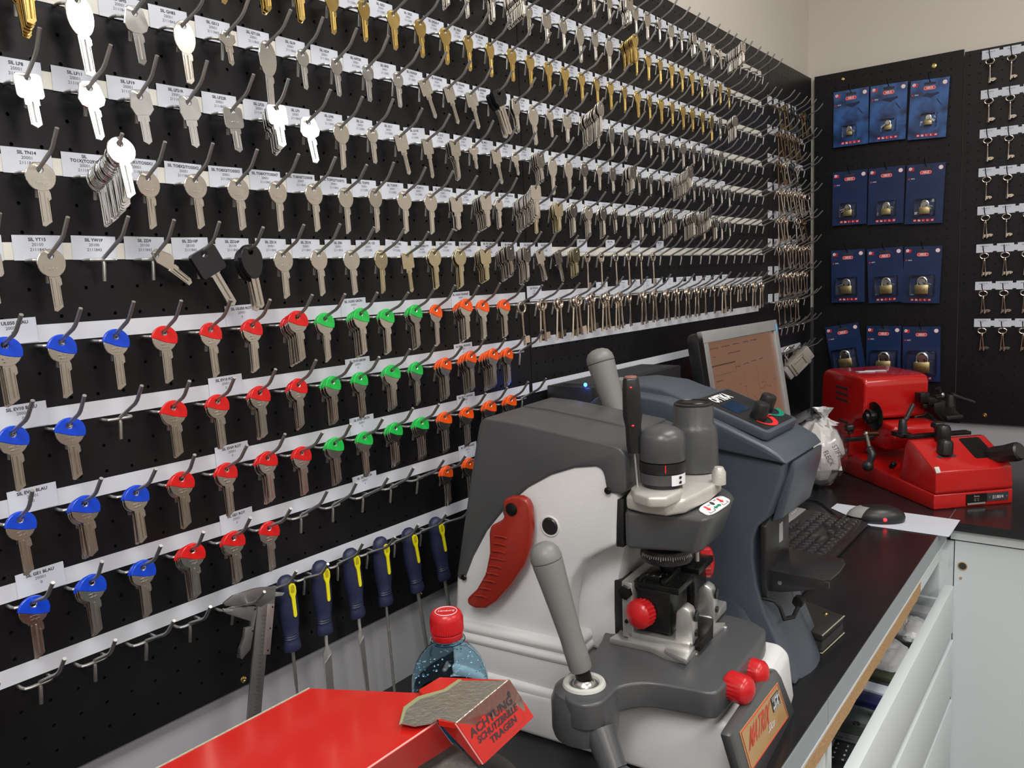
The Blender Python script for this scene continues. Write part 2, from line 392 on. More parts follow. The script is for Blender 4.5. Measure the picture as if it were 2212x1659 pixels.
BOW = {
 'round': circ(0, -.0062, .0127, 24),
 'brass': [(.0105 * math.cos(t) * (1.05 if math.sin(t) > 0 else 1 + .10 * math.sin(t)), -.005 + .0105 * math.sin(t) * (1 if math.sin(t) > 0 else 1.35)) for t in [2 * math.pi * i / 22 for i in range(22)]],
 'oval': circ(0, -.0135, .0195, 26, .62),
 'bigoval': circ(0, -.0110, .0165, 24, .68),
 'square': rrect(0, -.0065, .021, .021, .002),
 'rect': rrect(0, -.0072, .0225, .022, .004),
 'pent': [(-.009, .005), (-.006, .0065), (.006, .0065), (.010, .003), (.0115, -.012), (.007, -.0175), (-.007, -.0175), (-.0105, -.010)],
 'diamond': [(-.001, .006), (.0055, .004), (.011, -.012), (.009, -.018), (.002, -.021), (-.004, -.018), (-.006, -.004)],
 'trap': [(-.0085, .004), (-.005, .0068), (.006, .0068), (.0095, .003), (.0125, -.010), (.010, -.0155), (.004, -.0185), (-.004, -.0185), (-.010, -.0155), (-.0122, -.010)],
 'cross': [(-.004, .005), (.004, .005), (.006, .001), (.010, .0005), (.010, -.006), (.006, -.009), (.004, -.012), (-.004, -.012), (-.006, -.009), (-.010, -.006), (-.010, .0005), (-.006, .001)],
 'small': circ(0, -.0045, .0098, 20, .92)}
def blade(top, L, w=.0088, style=0):
    h = w / 2
    if style == 1: p = [(-h, top), (h + .0005, top), (h + .002, top - .004), (h + .002, top - .009), (h, top - .0105), (h, -L + .004), (-h + .0025, -L), (-h, -L + .001)]
    elif style == 2: p = [(-h - .0015, top), (h + .0015, top), (h + .0015, top - .006), (h, top - .0065), (h, -L + .003), (0.0005, -L), (-h, -L + .003), (-h, top - .0065), (-h - .0015, top - .006)]
    else: p = [(-h - .001, top), (h, top), (h + .0016, top - .003), (h + .0016, top - .0075), (h, top - .009), (h, -L + .0035), (.001, -L), (-h, -L + .0015)]
    return p
KSPEC = {  # bow, blade top, length below hole, blade width, style
 'round': ('round', -.0165, .0495, .0086, 1), 'brass': ('brass', -.0155, .044, .0078, 0), 'oval': ('oval', -.031, .067, .0095, 0), 'bigoval': ('bigoval', -.025, .056, .0085, 0),
 'square': ('square', -.0165, .049, .0072, 2), 'rect': ('rect', -.0175, .043, .0095, 2), 'pent': ('pent', -.0170, .045, .0085, 2), 'diamond': ('diamond', -.0185, .047, .0075, 0),
 'trap': ('trap', -.0178, .047, .0085, 0), 'cross': ('cross', -.011, .031, .0068, 2), 'small': ('small', -.0130, .040, .0068, 0), 'capped': ('round', -.0165, .0515, .0090, 1)}
KM = {}
def key_mesh(kind, metal, split):
    k = (kind, metal.name, split)
    if k in KM: return KM[k]
    bw, top, L, wd, st = KSPEC[kind]; out = BOW[bw]; hole = HOLE
    gv = [(-wd * .10, wd * .12, -L + .005, top - .003, T2 + .0002), (wd * .30, wd * .42, -L + .006, top - .008, T2 + .00015), (-wd * .42, -wd * .34, -L + .004, top - .003, T2 + .00015)]
    A = [(out, [hole], -T1, T1)]; B = [(blade(top, L, wd, st), [], -T2, T2)]
    if split: KM[k] = (mesh_of(A, 'bow', metal), mesh_of(B, 'blade', metal, gv))
    else: KM[k] = (mesh_of(A + B, 'key', metal, gv), None)
    return KM[k]
def cap_mesh(c):
    k = ('cap', c)
    if k in KM: return KM[k]
    R_ = .0133; o = []
    a0, a1 = math.radians(170), math.radians(-26); n = 18
    for i in range(n + 1):
        t = a0 + (a1 - a0) * i / n; o.append((R_ * math.cos(t), -.0062 + R_ * math.sin(t)))
    p0, p1 = Vector(o[-1]), Vector(o[0])
    for i in range(1, 8):
        t = i / 8; q = p0.lerp(p1, t); s = math.sin(math.pi * t); o.append((q.x, q.y - .0022 * s * (1 - .7 * t)))
    KM[k] = mesh_of([(o, [circ(0, -.0002, .0030, 10)], -T1 - .0006, T1 + .0006)], 'cap', m_cap[c]); return KM[k]
def lever_mesh(kind, metal):
    k = (kind, metal.name)
    if k in KM: return KM[k]
    b = MB()
    if kind == 'ringlever':
        b.ring((0, 0, -.0062), (1, 0, 0), .0085, .0019, 20, 8); b.tube([(0, 0, -.0150), (0, 0, -.0185), (0, 0, -.0190), (0, 0, -.067)], [.0026, .0026, .0021, .0021], 10); b.box((-.0009, .0015, -.064), (.0009, .0130, -.0525))
    elif kind == 'ribbedlever':
        b.ring((0, 0, -.0062), (1, 0, 0), .0082, .0019, 20, 8)
        pr = []
        for i in range(4): z = -.0145 - i * .0028; pr += [(.0021, z), (.0030, z - .0007), (.0030, z - .0016), (.0021, z - .0023)]
        b.lathe([(r, z) for r, z in pr] + [(.0021, -.066)], (0, 0, 0), (0, 0, 1), 10); b.box((-.0009, .0015, -.062), (.0009, .0070, -.0565))
    elif kind == 'ovallever':
        b.ring((0, 0, -.0075), (1, 0, 0), .0065, .0021, 20, 8, sc=1.0, up=(0, 1, 0)); b.ring((0, 0, -.0078), (1, 0, 0), .0092, .0016, 20, 8, sc=.68, up=(0, 0, 1))
        b.tube([(0, 0, -.0150), (0, 0, -.019), (0, 0, -.020), (0, 0, -.057), (0, 0, -.0575), (0, 0, -.064)], [.0032, .0022, .0021, .0021, .0019, .0019], 10); b.box((-.0009, .0015, -.063), (.0009, .0075, -.0570))
    elif kind == 'platelever':
        b.ring((0, 0, -.0055), (1, 0, 0), .0070, .0018, 20, 8, sc=1.15, up=(0, 1, 0)); b.prism([(-.0009, -.0065, -.006), (-.0009, .0065, -.006), (-.0009, .0055, -.014), (-.0009, 0, -.0165), (-.0009, -.0055, -.014)], (.0018, 0, 0))
        b.tube([(0, 0, -.0150), (0, 0, -.062)], .0017, 8); b.box((-.0008, .001, -.060), (.0008, .0085, -.050))
    elif kind == 'shortlever':
        b.ring((0, 0, -.0050), (1, 0, 0), .0062, .0015, 16, 8); b.tube([(0, 0, -.011), (0, 0, -.042)], .0017, 8); b.box((-.0008, .001, -.041), (.0008, .006, -.035))
    elif kind == 'toothlever':       # old lever key, notched bit
        b.ring((0, 0, -.0068), (1, 0, 0), .0098, .0016, 22, 8, sc=.72, up=(0, 1, 0)); b.lathe([(.0024, -.0135), (.0030, -.015), (.0018, -.017), (.0026, -.020), (.0019, -.022), (.0021, -.060), (.0020, -.062)], (0, 0, 0), (0, 0, 1), 10)
        for y0, z0, z1 in ((.0012, -.0585, -.0505), (.0050, -.0545, -.0505), (.0075, -.0585, -.0505), (.0105, -.0565, -.052)): b.box((-.0009, y0, z0), (.0009, y0 + .0042, z1))
    KM[k] = (local_mesh(b, kind, metal), None); return KM[k]
EN = {}
def engraving(kind, metal):
    k = ('en', kind, metal.name)
    if k not in EN:
        s = {'silca': 'SILCA', 'mister': 'MISTER\nMINIT'}[kind]
        me = text_mesh(s, .0042 if kind == 'silca' else .0030, bold=.00004, extrude=.00012).copy()
        me.transform(Matrix(((0, 0, 1, T1 + .0001), (1, 0, 0, 0), (0, 1, 0, -.0115 if kind == 'silca' else -.0132), (0, 0, 0, 1)))); me.materials.append(metal)
        if kind == 'silca':
            b = MB()
            for z0, z1 in ((-.0145, -.0141), (-.0089, -.0085)): b.box((T1 - .0001, -.0078, z0), (T1 + .00022, .0078, z1))
            for y0 in (-.0082, .0078): b.box((T1 - .0001, y0, -.0145), (T1 + .00022, y0 + .0004, -.0085))
            me2 = local_mesh(b, 'rim', metal); bm = bmesh.new(); bm.from_mesh(me); bm.from_mesh(me2); bm.to_mesh(me); bm.free()
        EN[k] = me
    return EN[k]
KINDW = {'round': ('silver', 'round-headed key blank', 'key_blank'), 'brass': ('brass', 'round-headed key blank', 'brass_key_blank'), 'oval': ('silver', 'large oval-headed key blank', 'key_blank'), 'bigoval': ('silver', 'oval-headed key blank', 'key_blank'),
 'square': ('silver', 'square-headed key blank', 'key_blank'), 'rect': ('silver', 'rectangular-headed key blank', 'key_blank'), 'pent': ('silver', 'five-sided key blank', 'key_blank'), 'diamond': ('silver', 'diamond-headed key blank', 'key_blank'),
 'trap': ('silver', 'broad-headed key blank', 'key_blank'), 'cross': ('silver', 'small cross-headed key blank', 'key_blank'), 'small': ('silver', 'small round-headed key blank', 'key_blank')}
def place_key(mtx, x, kind, metal, colr, label, group, swing, yaw, near, glint=False):
    q = mtx @ Vector((x, 0, rodz(x) - .0014)); pitch = 0
    if glint:                      # this blank is tipped back so that it catches the lamp
        h = (CAM - q).normalized() + (Vector((LAMPS[2][0], LAMPS[2][1], CEIL)) - q).normalized(); h.normalize(); yaw = math.atan2(h.y, h.x); pitch = -math.asin(h.z)
    base = Matrix.Translation(q) @ Matrix.Rotation(yaw, 4, 'Z') @ Matrix.Rotation(pitch, 4, 'Y') @ Matrix.Rotation(swing, 4, 'X')
    if 'lever' in kind:
        me, _ = lever_mesh(kind, metal); o = link('lever_key', me); o.matrix_basis = base; return tag(o, label, 'key', group)
    if kind == 'blackhead':
        o = bpy.data.objects.new('car_key_blank', None); COL.objects.link(o); o.matrix_basis = base; o.empty_display_size = .01
        k = ('bh', colr)
        if k not in KM:
            if colr == 'rect': out = rrect(0, -.0090, .030, .028, .0035)
            elif colr == 'egg': out = [(.0155 * math.sin(t) * (1 - .22 * (1 - math.cos(t)) / 2 * 1.3), -.0105 + .0185 * math.cos(t)) for t in [2 * math.pi * i / 26 for i in range(26)]]
            else: out = [(-.013, .004), (-.010, .0065), (.010, .0065), (.013, .004), (.0125, -.011), (.007, -.0185), (-.007, -.0185), (-.0125, -.011)]
            a = mesh_of([(out, [circ(0, 0, .0034, 10)], -.0033, .0033)], 'head', m_kplas)
            b = mesh_of([(blade(-.018, .062, .0098, 2), [], -.0011, .0011)], 'blade', m_key, [(-.001, .0015, -.058, -.022, .0013)])
            KM[k] = (a, b)
        a, b = KM[k]; link('plastic_head', a, o); link('blade', b, o); return tag(o, label, 'key', group)
    split = near
    a, b = key_mesh(kind, metal, split)
    nm = 'coloured_key_blank' if kind == 'capped' else KINDW[kind][2]
    o = link(nm, a); o.matrix_basis = base; tag(o, label, 'key', group)
    if b: link('blade', b, o)
    if kind == 'capped': link('plastic_cap', cap_mesh(colr), o)
    if near == 2 and kind in ('round', 'capped', 'rect'): link('engraving', engraving('mister' if kind == 'capped' else 'silca', metal), o)
    return o

# grid contents: row -> {column: (kind, count[, swing degrees[, metal]])}
G = {}
def put(r, s):
    d = G.setdefault(r, {})
    for t in s.split():
        f = t.split(','); d[int(f[0])] = f[1:]
put(-2, '17,round,1 18,brass,1 19,round,1 20,trap,1 21,diamond,1 22,rect,5 23,square,1 24,pent,1 25,small,1 26,rect,1 27,small,1 28,rect,3 29,round,1,12 30,trap,2 31,small,1,10 32,rect,14')
put(-1, '12,round,3 13,round,1 14,trap,3 15,rect,11 16,small,1 17,rect,1 18,round,1 19,bigoval,1 20,rect,1 21,bigoval,1 22,brass,10 23,brass,1 24,brass,1 25,brass,1 26,brass,1 27,brass,1 28,brass,1 29,brass,1 30,bigoval,1 31,brass,1 32,brass,1')
put(0, '5,brass,1 6,brass,3 7,brass,2 8,brass,1 9,brass,1 10,brass,1 11,brass,1 12,brass,1 13,brass,1 14,brass,1 15,brass,1 16,brass,1 17,brass,1 18,brass,1 19,brass,1 20,brass,1 21,brass,1 22,brass,1 23,brass,1 24,brass,1 25,brass,1 26,brass,1 27,brass,1 28,brass,1 29,brass,1 30,bigoval,1,0,brass 31,trap,1 32,round,6')
put(1, '1,brass,6 2,oval,1,3,bright 3,trap,1,2,bright 4,bigoval,1 5,cross,1,4 6,oval,1,0,bright 7,small,1,0,bright 8,small,1,0,bright 9,small,1,0,bright 10,small,1,0,bright 11,square,1,20 12,square,1,20 13,square,1,13 14,blackhead,2,20 15,pent,2,5 16,bigoval,1,3 17,small,1,6 18,rect,1 19,round,14 20,rect,1 21,bigoval,1 22,bigoval,1 23,small,1 24,small,1 25,round,1 26,small,1 27,round,1 28,small,1 29,round,1 30,diamond,1,12 31,round,1')
put(2, '1,rect,1,3,bright 2,trap,1,3,bright 3,pent,1,3,bright 4,pent,1,3,bright 5,rect,1,4,bright 6,rect,5,2,bright 7,trap,1,2,bright 8,round,1 9,small,1 10,square,1,12 11,square,1,10 12,square,3,8 13,cross,1,10 14,square,1,14 15,cross,1,12 16,rect,4,6 17,bigoval,1 18,bigoval,1 19,round,1 20,small,1 21,rect,1 22,rect,5 23,small,1 24,small,1 25,small,1 26,rect,19 27,rect,1 28,small,1 29,small,1 30,round,1 31,small,1 32,diamond,1')
put(3, '1,round,1 2,round,18,2,bright 3,round,1 4,round,1 5,round,1 6,round,1 7,round,1 8,round,1 9,round,1 10,round,1 11,round,1 12,rect,2 13,rect,6,4 14,small,2 15,rect,16 16,rect,1,0,pale 17,rect,4,0,pale 18,round,3 19,round,3 20,round,3 21,small,2 22,diamond,1 23,round,2 24,small,2 25,round,6 26,small,2 27,round,7 28,rect,14 29,round,1 30,round,3 31,round,1 32,small,1')
put(4, '0,rect,1 1,round,1 3,diamond,1,50 4,blackhead,1,28 5,blackhead,2,6 6,round,1 7,round,1 8,round,1 9,round,1,0,pale 10,square,1,6,pale 11,round,2,0,pale 12,round,3,0,pale 13,rect,4,0,pale 14,rect,7,4 15,square,5,-2 16,square,2,18 17,square,2,18 18,rect,4,0,pale 19,platelever,1 20,platelever,1 21,platelever,1 22,platelever,1 23,platelever,1 24,platelever,1')
put(5, '0,capB,3 1,capB,1 2,capB,1 3,capR,1 4,capR,1 5,capR,2 6,capR,5 7,capG,2 8,capG,4 9,capG,2 10,capG,3 11,capO,1 12,capO,5 13,capO,2 14,capO,2 15,ringlever,1 16,ringlever,2 17,ringlever,2 18,ringlever,3 19,ringlever,3 20,ribbedlever,3 21,ribbedlever,3 22,ovallever,1 23,ovallever,2 24,ovallever,2 25,ovallever,2 26,ovallever,2 27,ovallever,2 28,ovallever,2 29,ovallever,1 30,ovallever,1 31,ringlever,2 32,ringlever,1 33,shortlever,2 34,shortlever,1 35,ribbedlever,2 36,ribbedlever,2')
put(6, '0,capB,1 1,capB,1 3,capR,2 4,capR,2 5,capR,3 6,capR,3 7,capG,3 8,capG,2 9,capG,3 10,capG,2 11,capO,4 12,capO,5 13,capO,6 14,capO,3')
put(7, '0,capB,1 1,capB,3 2,capB,2 3,capR,3 4,capR,2 5,capR,3 6,capR,2 7,capG,3 8,capG,2 9,capG,3 10,capG,3 11,capO,2 12,capO,2 13,capO,3 14,capO,3')
put(8, '0,capB,1 1,capB,4 2,capB,2 3,capR,5 4,capR,3 5,capR,1 11,capO,2 12,capO,2')
CAPW = {'B': 'blue', 'R': 'red', 'G': 'green', 'O': 'orange'}
MET = {'bright': m_keyb, 'pale': m_pale, 'brass': m_brass, '': m_key, 'bronze': m_bronze, 'lever': m_lever, 'black': m_keyblack}
def swing_of(f): return math.radians(float(f[2])) if len(f) > 2 else 0.0
LASTC = {6: 15, 7: 15, 8: 12, 9: 11}
for r in range(-2, 10):
    z = Z0 - r * RZ; n = 0
    for c in range(-1, LASTC.get(r, 37) + 1):
        y = c * .05; u, v, k = pix((.013, y, z)); rng = random.Random(r * 100 + c)
        tu, tv, _ = pix((.063, y, z + .033)); bu, bv, _ = pix((.02, y, z - .055))
        if tu < -20 or (v < -6 and bv < -6): continue
        if bu < -60: continue
        n += 1
        f = G.get(r, {}).get(c)
        where = '%s hook from left, %s row down' % (ordw(n), ROWN[r])
        tl = None
        if r == 9 and c == 4: tl = (.10, .10)
        mtx = hook_matrix(y, z, rng, tl)
        near = 2 if k < .95 else (1 if k < 1.35 else 0)
        if f is None:
            lab = 'empty bent steel hook, ' + where
            if r == 9 and c == 4: lab = 'steel hook holding the caliper, ' + where
            if r == 9 and 5 <= c <= 10: lab = 'steel hook holding a blue handled file, ' + where
            hook(mtx, y, z, lab, 'steel hooks in the %s row' % ROWN[r]); continue
        kind, cnt = f[0], int(f[1]); sw = swing_of(f); mk = f[3] if len(f) > 3 else ''
        colr = None
        if kind.startswith('cap'): colr = kind[3]; kind = 'capped'; kw = (CAPW[colr] + '-capped', 'key blank')
        elif 'lever' in kind: kw = ('silver', {'ringlever': 'ring-topped lever key', 'ribbedlever': 'collared lever key', 'ovallever': 'oval-topped lever key', 'platelever': 'thin flat-topped lever key', 'shortlever': 'short lever key'}[kind]); mk = 'lever'
        elif kind == 'blackhead': colr = {4: 'rect', 5: 'egg', 14: 'shield'}[c]; kw = ('black', {'rect': 'rectangular-headed car key', 'egg': 'egg-headed car key', 'shield': 'shield-headed car key'}[colr])
        else: kw = KINDW[kind][:2]
        if kind == 'brass': mk = 'brass'
        if mk == 'brass': kw = ('brass', kw[1])
        if mk == 'pale': kw = ('pale brass', kw[1])
        hook(mtx, y, z, 'steel hook carrying %s %s key%s, %s' % (NUM[cnt], kw[0], 's' if cnt > 1 else '', where), 'steel hooks in the %s row' % ROWN[r])
        step = {'capped': .0036, 'blackhead': .0085}.get(kind, .0027 if cnt > 8 else .0033)
        if 'lever' in kind: step = .0044
        if cnt > 1: step = min(step, (.056 - .019) / (cnt - 1) if cnt > 8 else .9)
        x = .0205 + (.003 if kind == 'blackhead' else 0)
        for i in range(cnt):
            s = sw + math.radians(rng.uniform(-1.5, 2.0)) + .025
            if 'lever' in kind and cnt > 1: s = math.radians([-4.5, 5, 0][i % 3] if cnt < 3 else [-5, 1, 6][i % 3]) + rng.uniform(-.02, .02)
            yaw = rng.uniform(-.13, .13) + (-.05 if r < 3 else 0)
            if cnt == 1: pos = ''
            elif i == cnt - 1: pos = 'frontmost of %s, ' % NUM[cnt]
            elif i == 0: pos = 'rearmost of %s, ' % NUM[cnt]
            elif i == cnt - 2: pos = 'second from front, '
            else: pos = '%s from the wall, ' % ordw(i + 1)
            place_key(mtx, x + i * step, kind, MET[mk], colr, pos + '%s %s, %s' % (kw[0], kw[1], where.replace(' from left', '')), '%s keys in the %s row' % (kw[0], ROWN[r]), s, yaw, near, i == cnt - 1 and (r, c) in ((1, 2), (2, 1), (2, 2), (2, 6), (2, 7), (3, 2)))
# ---------------------------------------------------------------- paper labels
LBL_W, LBL_H = .0415, .0225
LM = local_mesh(MB().box((0, -LBL_W / 2, 0), (.0003, LBL_W / 2, LBL_H)), 'paper', m_paper)
LMS = local_mesh(MB().box((0, -.017, 0), (.0003, .017, LBL_H)), 'paper', m_paper)
BARS = None
def bars():
    global BARS
    if BARS is None:
        b = MB()
        for z0, w_, h_ in ((.0170, .009, .0017), (.0125, .0045, .0013), (.0085, .0060, .0013)):
            for k in range(int(w_ / .0015)): b.box((.0003, -w_ + k * .003, z0), (.00036, -w_ + k * .003 + .0021, z0 + h_))
        BARS = local_mesh(b, 'print', m_inkl)
    return BARS
def paper(y, z, lines, label, group, tilt=0.0, m=LM, bold=True, scale=1.0):
    o = link('paper_label', m); o.location = (.0012, y, z); o.rotation_euler = (tilt, 0, 0); tag(o, label, 'paper label', group)
    if lines is None: link('printed_text', bars(), o); return o
    zz = .0185 if len(lines) < 4 else .0195
    for i, s in enumerate(lines):
        first = i == 0 or (len(lines) > 3 and i == 1)
        me = text_mesh(s, .0041 if first else .0040, bold=.00013 if first else 0, sx=min(1, .036 / (len(s) * .0022 + .001)))
        if not me.materials: me.materials.append(m_ink)
        c = link('printed_text', me, o)
        c.matrix_basis = Matrix(((0, 0, 1, .0004), (1, 0, 0, 0), (0, 1, 0, zz - i * (.0045 if len(lines) < 4 else .0042)), (0, 0, 0, 1)))
    return o
TX = {
 1: {2: 'SIL GE6', 3: 'SIL GH5', 4: 'SIL GH83', 5: 'SIL GS13', 6: 'SIL GT15R', 7: 'SIL GU9', 8: 'SIL HD9', 9: 'SIL HF75R', 10: 'SIL HN3', 11: 'SIL HON29', 12: 'SIL HON29R', 13: 'SIL HON42', 14: 'SIL HON58', 15: 'SIL HPP1R', 16: 'SIL HU49', 17: 'SIL HW1', 18: 'SIL HY6R', 19: 'SIL ISA MASTER'},
 2: {1: 'SIL LF8', 2: 'SIL LF11', 3: 'SIL LF19', 4: 'SIL LF21R', 5: 'SIL LF22R', 6: 'SIL LF25', 7: 'SIL LF3', 8: 'SIL LF45', 9: 'SIL LS1', 10: 'SIL LS11', 11: 'SIL LS11R', 12: 'SIL LS13', 13: 'SIL LS14', 14: 'SIL MC1', 15: 'SIL MD1R', 16: 'SIL ML65', 17: 'SIL MRT1R', 18: 'SIL NE1'},
 3: {1: 'SIL TN14', 2: 'SIL|TO1X(TO29X)', 3: 'SIL TO8X1/TO50X1', 4: 'SIL TO8X2/TO50X2', 5: 'SIL TO8X3/TO50X3', 6: 'SIL TO8X7/TO50X7', 7: 'SIL TO8X8/TO50X8', 8: 'SIL TO9Y2/TO50Y2', 9: 'SIL TO9Y3', 10: 'SIL TO9Y9', 11: 'SIL TO9Y11', 12: 'SIL TO1S/TO1SWsal', 13: 'SIL|TO1B+TO1SR', 14: 'SIL TO3SR', 15: 'SIL TURRY MISTER M.'},
 4: {0: 'SIL YT4', 1: 'SIL YT15', 2: 'SIL YW1P', 3: 'SIL ZD9', 4: 'SIL ZD10P', 5: 'SIL ZD24P', 6: 'SIL ZE1X', 7: 'SIL ZE1R', 8: 'SIL ZE6', 9: 'BOE 1101 CD', 10: 'BOE 1483', 11: 'GPI 12|TIRNSCHROTT', 12: 'GPI 4BM WUHL', 13: 'SIL VA36 ROHLING', 14: 'SIL TK1 (MAZSL)|MISTER M.', 15: 'SIL APM(O9)', 16: 'SIL 22(O1)', 17: 'SIL 22(OV1R)'},
 0: {8: 'SIL GE19', 9: 'SIL GE20', 10: 'SIL GE21', 11: 'SIL GE22', 12: 'SIL GE22R P', 13: 'SIL GE24', 14: 'SIL GE24R', 15: 'SIL GE25', 16: 'SIL GE25R', 17: 'SIL GE26', 18: 'SIL GE26R', 19: 'SIL GE27', 20: 'SIL GE27R', 21: 'SIL GE3'}}
LASTL = {-2: 31, -1: 32, 0: 31, 1: 30, 2: 32, 3: 30, 4: 17}
NUMS = {1: '20100', 0: '20100'}
for r in range(-2, 5):
    z = Z0 - r * RZ
    for c in range(-1, LASTL[r] + 1):
        y = c * .05 - .0015; u0, v0, k = pix((0, y + .02, z + .02))
        if u0 < -5 or v0 < -12: continue
        rng = random.Random(c * 31 + r)
        t = TX.get(r, {}).get(c); n = [q for q in range(-1, c + 1)]
        if t:
            ln = t.split('|'); short = t.replace('|', ' ').replace('SIL ', 'SIL ')
            lines = ln + (['20100' if r == 4 and c < 6 else '20001', '2111843' if c < 9 else '2112082'] if k < 1.6 else ['20001', '2110'])
            lab = 'white paper label printed %s, %s row down' % (short, ROWN[r])
        else:
            lines = None; lab = 'small printed paper label behind the hook in column %s, %s row down' % (ordw(c + 1), ROWN[r])
        paper(y, z + .0005, lines, lab, 'printed labels in the %s row' % ROWN[r], rng.uniform(-.02, .02) + (.10 if (r, c) == (2, 11) else (-.07 if (r, c) == (4, 10) else 0)))
for (c, yy) in ((19, .965), (21, 1.065), (23, 1.165), (25, 1.27)):
    paper(yy, Z0 - 4 * RZ + .008, ['ENS 17SG1', '100'], 'white label raised above the thin lever keys, %s of four' % ordw([19, 21, 23, 25].index(c) + 1), 'raised labels in the seventh row', m=LMS)
SER = {5: 'SIL UL050', 6: 'SIL EV10', 7: 'SIL EV69', 8: 'SIL GE1'}
for r, s in SER.items():
    for colr, y in (('BLAU', .019), ('ROT', .253 if r == 5 else .225), ('GR\u00dcN', .417), ('ORANGE', .625)):
        paper(y - (.002 if r == 8 else 0), Z0 - r * RZ + .0035, [s + ' ' + colr, '20001', '0'], 'white paper label printed %s %s, %s row down' % (s, colr, ROWN[r]), 'labels naming the coloured keys', .02, m=LM)
paper(.812, Z0 - 5 * RZ + .006, ['SIL TO01S76', '100', '728620'], 'white paper label at the first ring-topped lever key pair', 'labels over the lever keys')
paper(1.03, Z0 - 5 * RZ + .006, None, 'white paper label behind the collared lever keys', 'labels over the lever keys')
for i, c in enumerate(range(22, 33)):
    paper(c * .05 + .012, Z0 - 5 * RZ + .007, None, 'small white paper label, %s in the run over oval-topped lever keys' % ordw(i + 1), 'labels over the lever keys', m=LMS)

# ---------------------------------------------------------------- narrow corner panel of lever keys
PZ = [Z0 + .092 - .0757 * i for i in range(10)]
PY = [1.94 + .05 * i for i in range(6)]
hb = bmesh.new()
PC = [['bronze,1', 'bronze,2', 'black,2', 'black,1', 'bronze,2', 'black,2'],
      ['bronze,2', 'bronze,2', 'bronze,2', 'bronze,2', '', ''],
      ['bronze,2', 'lever,2', 'black,2', 'lever,1', '', ''],
      ['lever,2', 'lever,2', 'lever,2', 'lever,2', 'lever,2', 'lever,1'],
      ['lever,2', 'lever,2', '', 'lever,2', 'bronze,2', ''],
      ['lever,1', 'lever,2', 'lever,2', 'lever,2', 'lever,2', 'lever,2'],
      ['lever,1', 'lever,2', 'lever,2', 'lever,2', 'lever,2', 'lever,1'],
      ['lever,1', 'lever,1', 'lever,1', 'lever,2', '', ''],
      ['', '', '', '', '', ''],
      ['', '', '', '', '', '']]
MW = {'bronze': 'bronze', 'black': 'black', 'lever': 'silver'}
for i, z in enumerate(PZ):
    for j, y in enumerate(PY):
        rng = random.Random(i * 77 + j); mtx = hook_matrix(y, z, rng)
        for me, mm in ((HK, mtx), (HB, Matrix.Translation((0, y, z)))):
            t_ = me.copy(); t_.transform(mm); hb.from_mesh(t_); bpy.data.meshes.remove(t_)
        s = PC[i][j]
        if not s: continue
        k_, n_ = s.split(',')
        for q in range(int(n_)):
            kind = 'ringlever' if i < 5 else 'ovallever'
            sw = math.radians([-4, 6][q % 2] if n_ == '2' else 2) + rng.uniform(-.03, .05) + (.16 if i < 5 else .04)
            pos = '' if n_ == '1' else ['rear ', 'front '][q]
            place_key(mtx, .019 + .005 * q, kind, MET[k_], None, '%s%s lever key, %s hook, %s row of narrow corner panel' % (pos, MW[k_], ordw(j + 1), ordw(i + 1)), 'lever keys on the narrow corner panel', sw, rng.uniform(-.5, -.1), 0)
    if i in (0, 1, 2, 3, 4, 5, 6, 7):
        for j in range(6 if i == 3 else 5):
            if i > 4 and j > (4 if i == 5 else 1): continue
            paper(PY[j] - .012, z + .002, None, 'tiny printed label, %s from left, %s row of narrow corner panel' % (ordw(j + 1), ordw(i + 1)), 'labels on the narrow corner panel', rng.uniform(-.04, .04), m=LMS)
for f in hb.faces: f.smooth = True
me = bpy.data.meshes.new('peg_hooks'); hb.to_mesh(me); hb.free(); me.materials.append(m_wire)
o = link('peg_hooks', me); tag(o, 'rows of bent steel hooks on the narrow corner panel', 'hooks'); o['kind'] = 'stuff'
strip(1.93, 2.21, PZ[1] + .001, PZ[1] + .016, m_strip2, 'white paper strip, second row of narrow corner panel')
strip(1.93, 2.21, PZ[2] + .001, PZ[2] + .016, m_strip2, 'white paper strip, third row of narrow corner panel')
strip(1.93, 2.19, PZ[9] + .003, PZ[9] + .018, m_strip2, 'white paper strip behind the grey padlock, lowest corner row')

# grey box padlock and small steel padlocks on the lowest corner row
t = thing('padlock', 'large beige box-shaped padlock hanging tilted in the room corner', 'padlock', (.05, 2.13, PZ[9] - .06))
bm_ = mat('beige_cast_body', (.27, .25, .21), .5, 0, .06, 30, .05)
C0 = at(1722, 784, x=.050); RM = Matrix.Translation(C0) @ Matrix.Rotation(math.radians(-35), 4, 'Z') @ Matrix.Rotation(math.radians(38), 4, 'X')
MB().box((-.014, -.034, -.022), (.014, .034, .022), RM).build('body', bm_, t, bevel=.003)
b = MB()
for lo, hi in (((.012, -.022, -.018), (.018, .022, -.012)), ((.012, -.022, .012), (.018, .022, .018)), ((.012, -.026, -.018), (.018, -.020, .018)), ((.012, .016, -.018), (.018, .022, .018))): b.box(lo, hi, RM)
b.build('raised_frame', bm_, t, bevel=.001)
MB().box((-.010, .034, -.02), (.010, .052, .02), RM).build('end_cap', mat('mauve_cap', (.30, .27, .27), .5), t, bevel=.003)
MB().box((-.010, -.05, -.02), (.010, -.034, .02), RM).build('end_cap', mat('mauve_cap', (.30, .27, .27), .5), t, bevel=.003)
MB().tube([RM @ Vector(q) for q in ((0, -.018, .020), (0, -.018, .045), (0, -.010, .056), (0, .006, .056), (0, .014, .045), (0, .014, .020))], .0035, 8).build('shackle', m_steel, t)
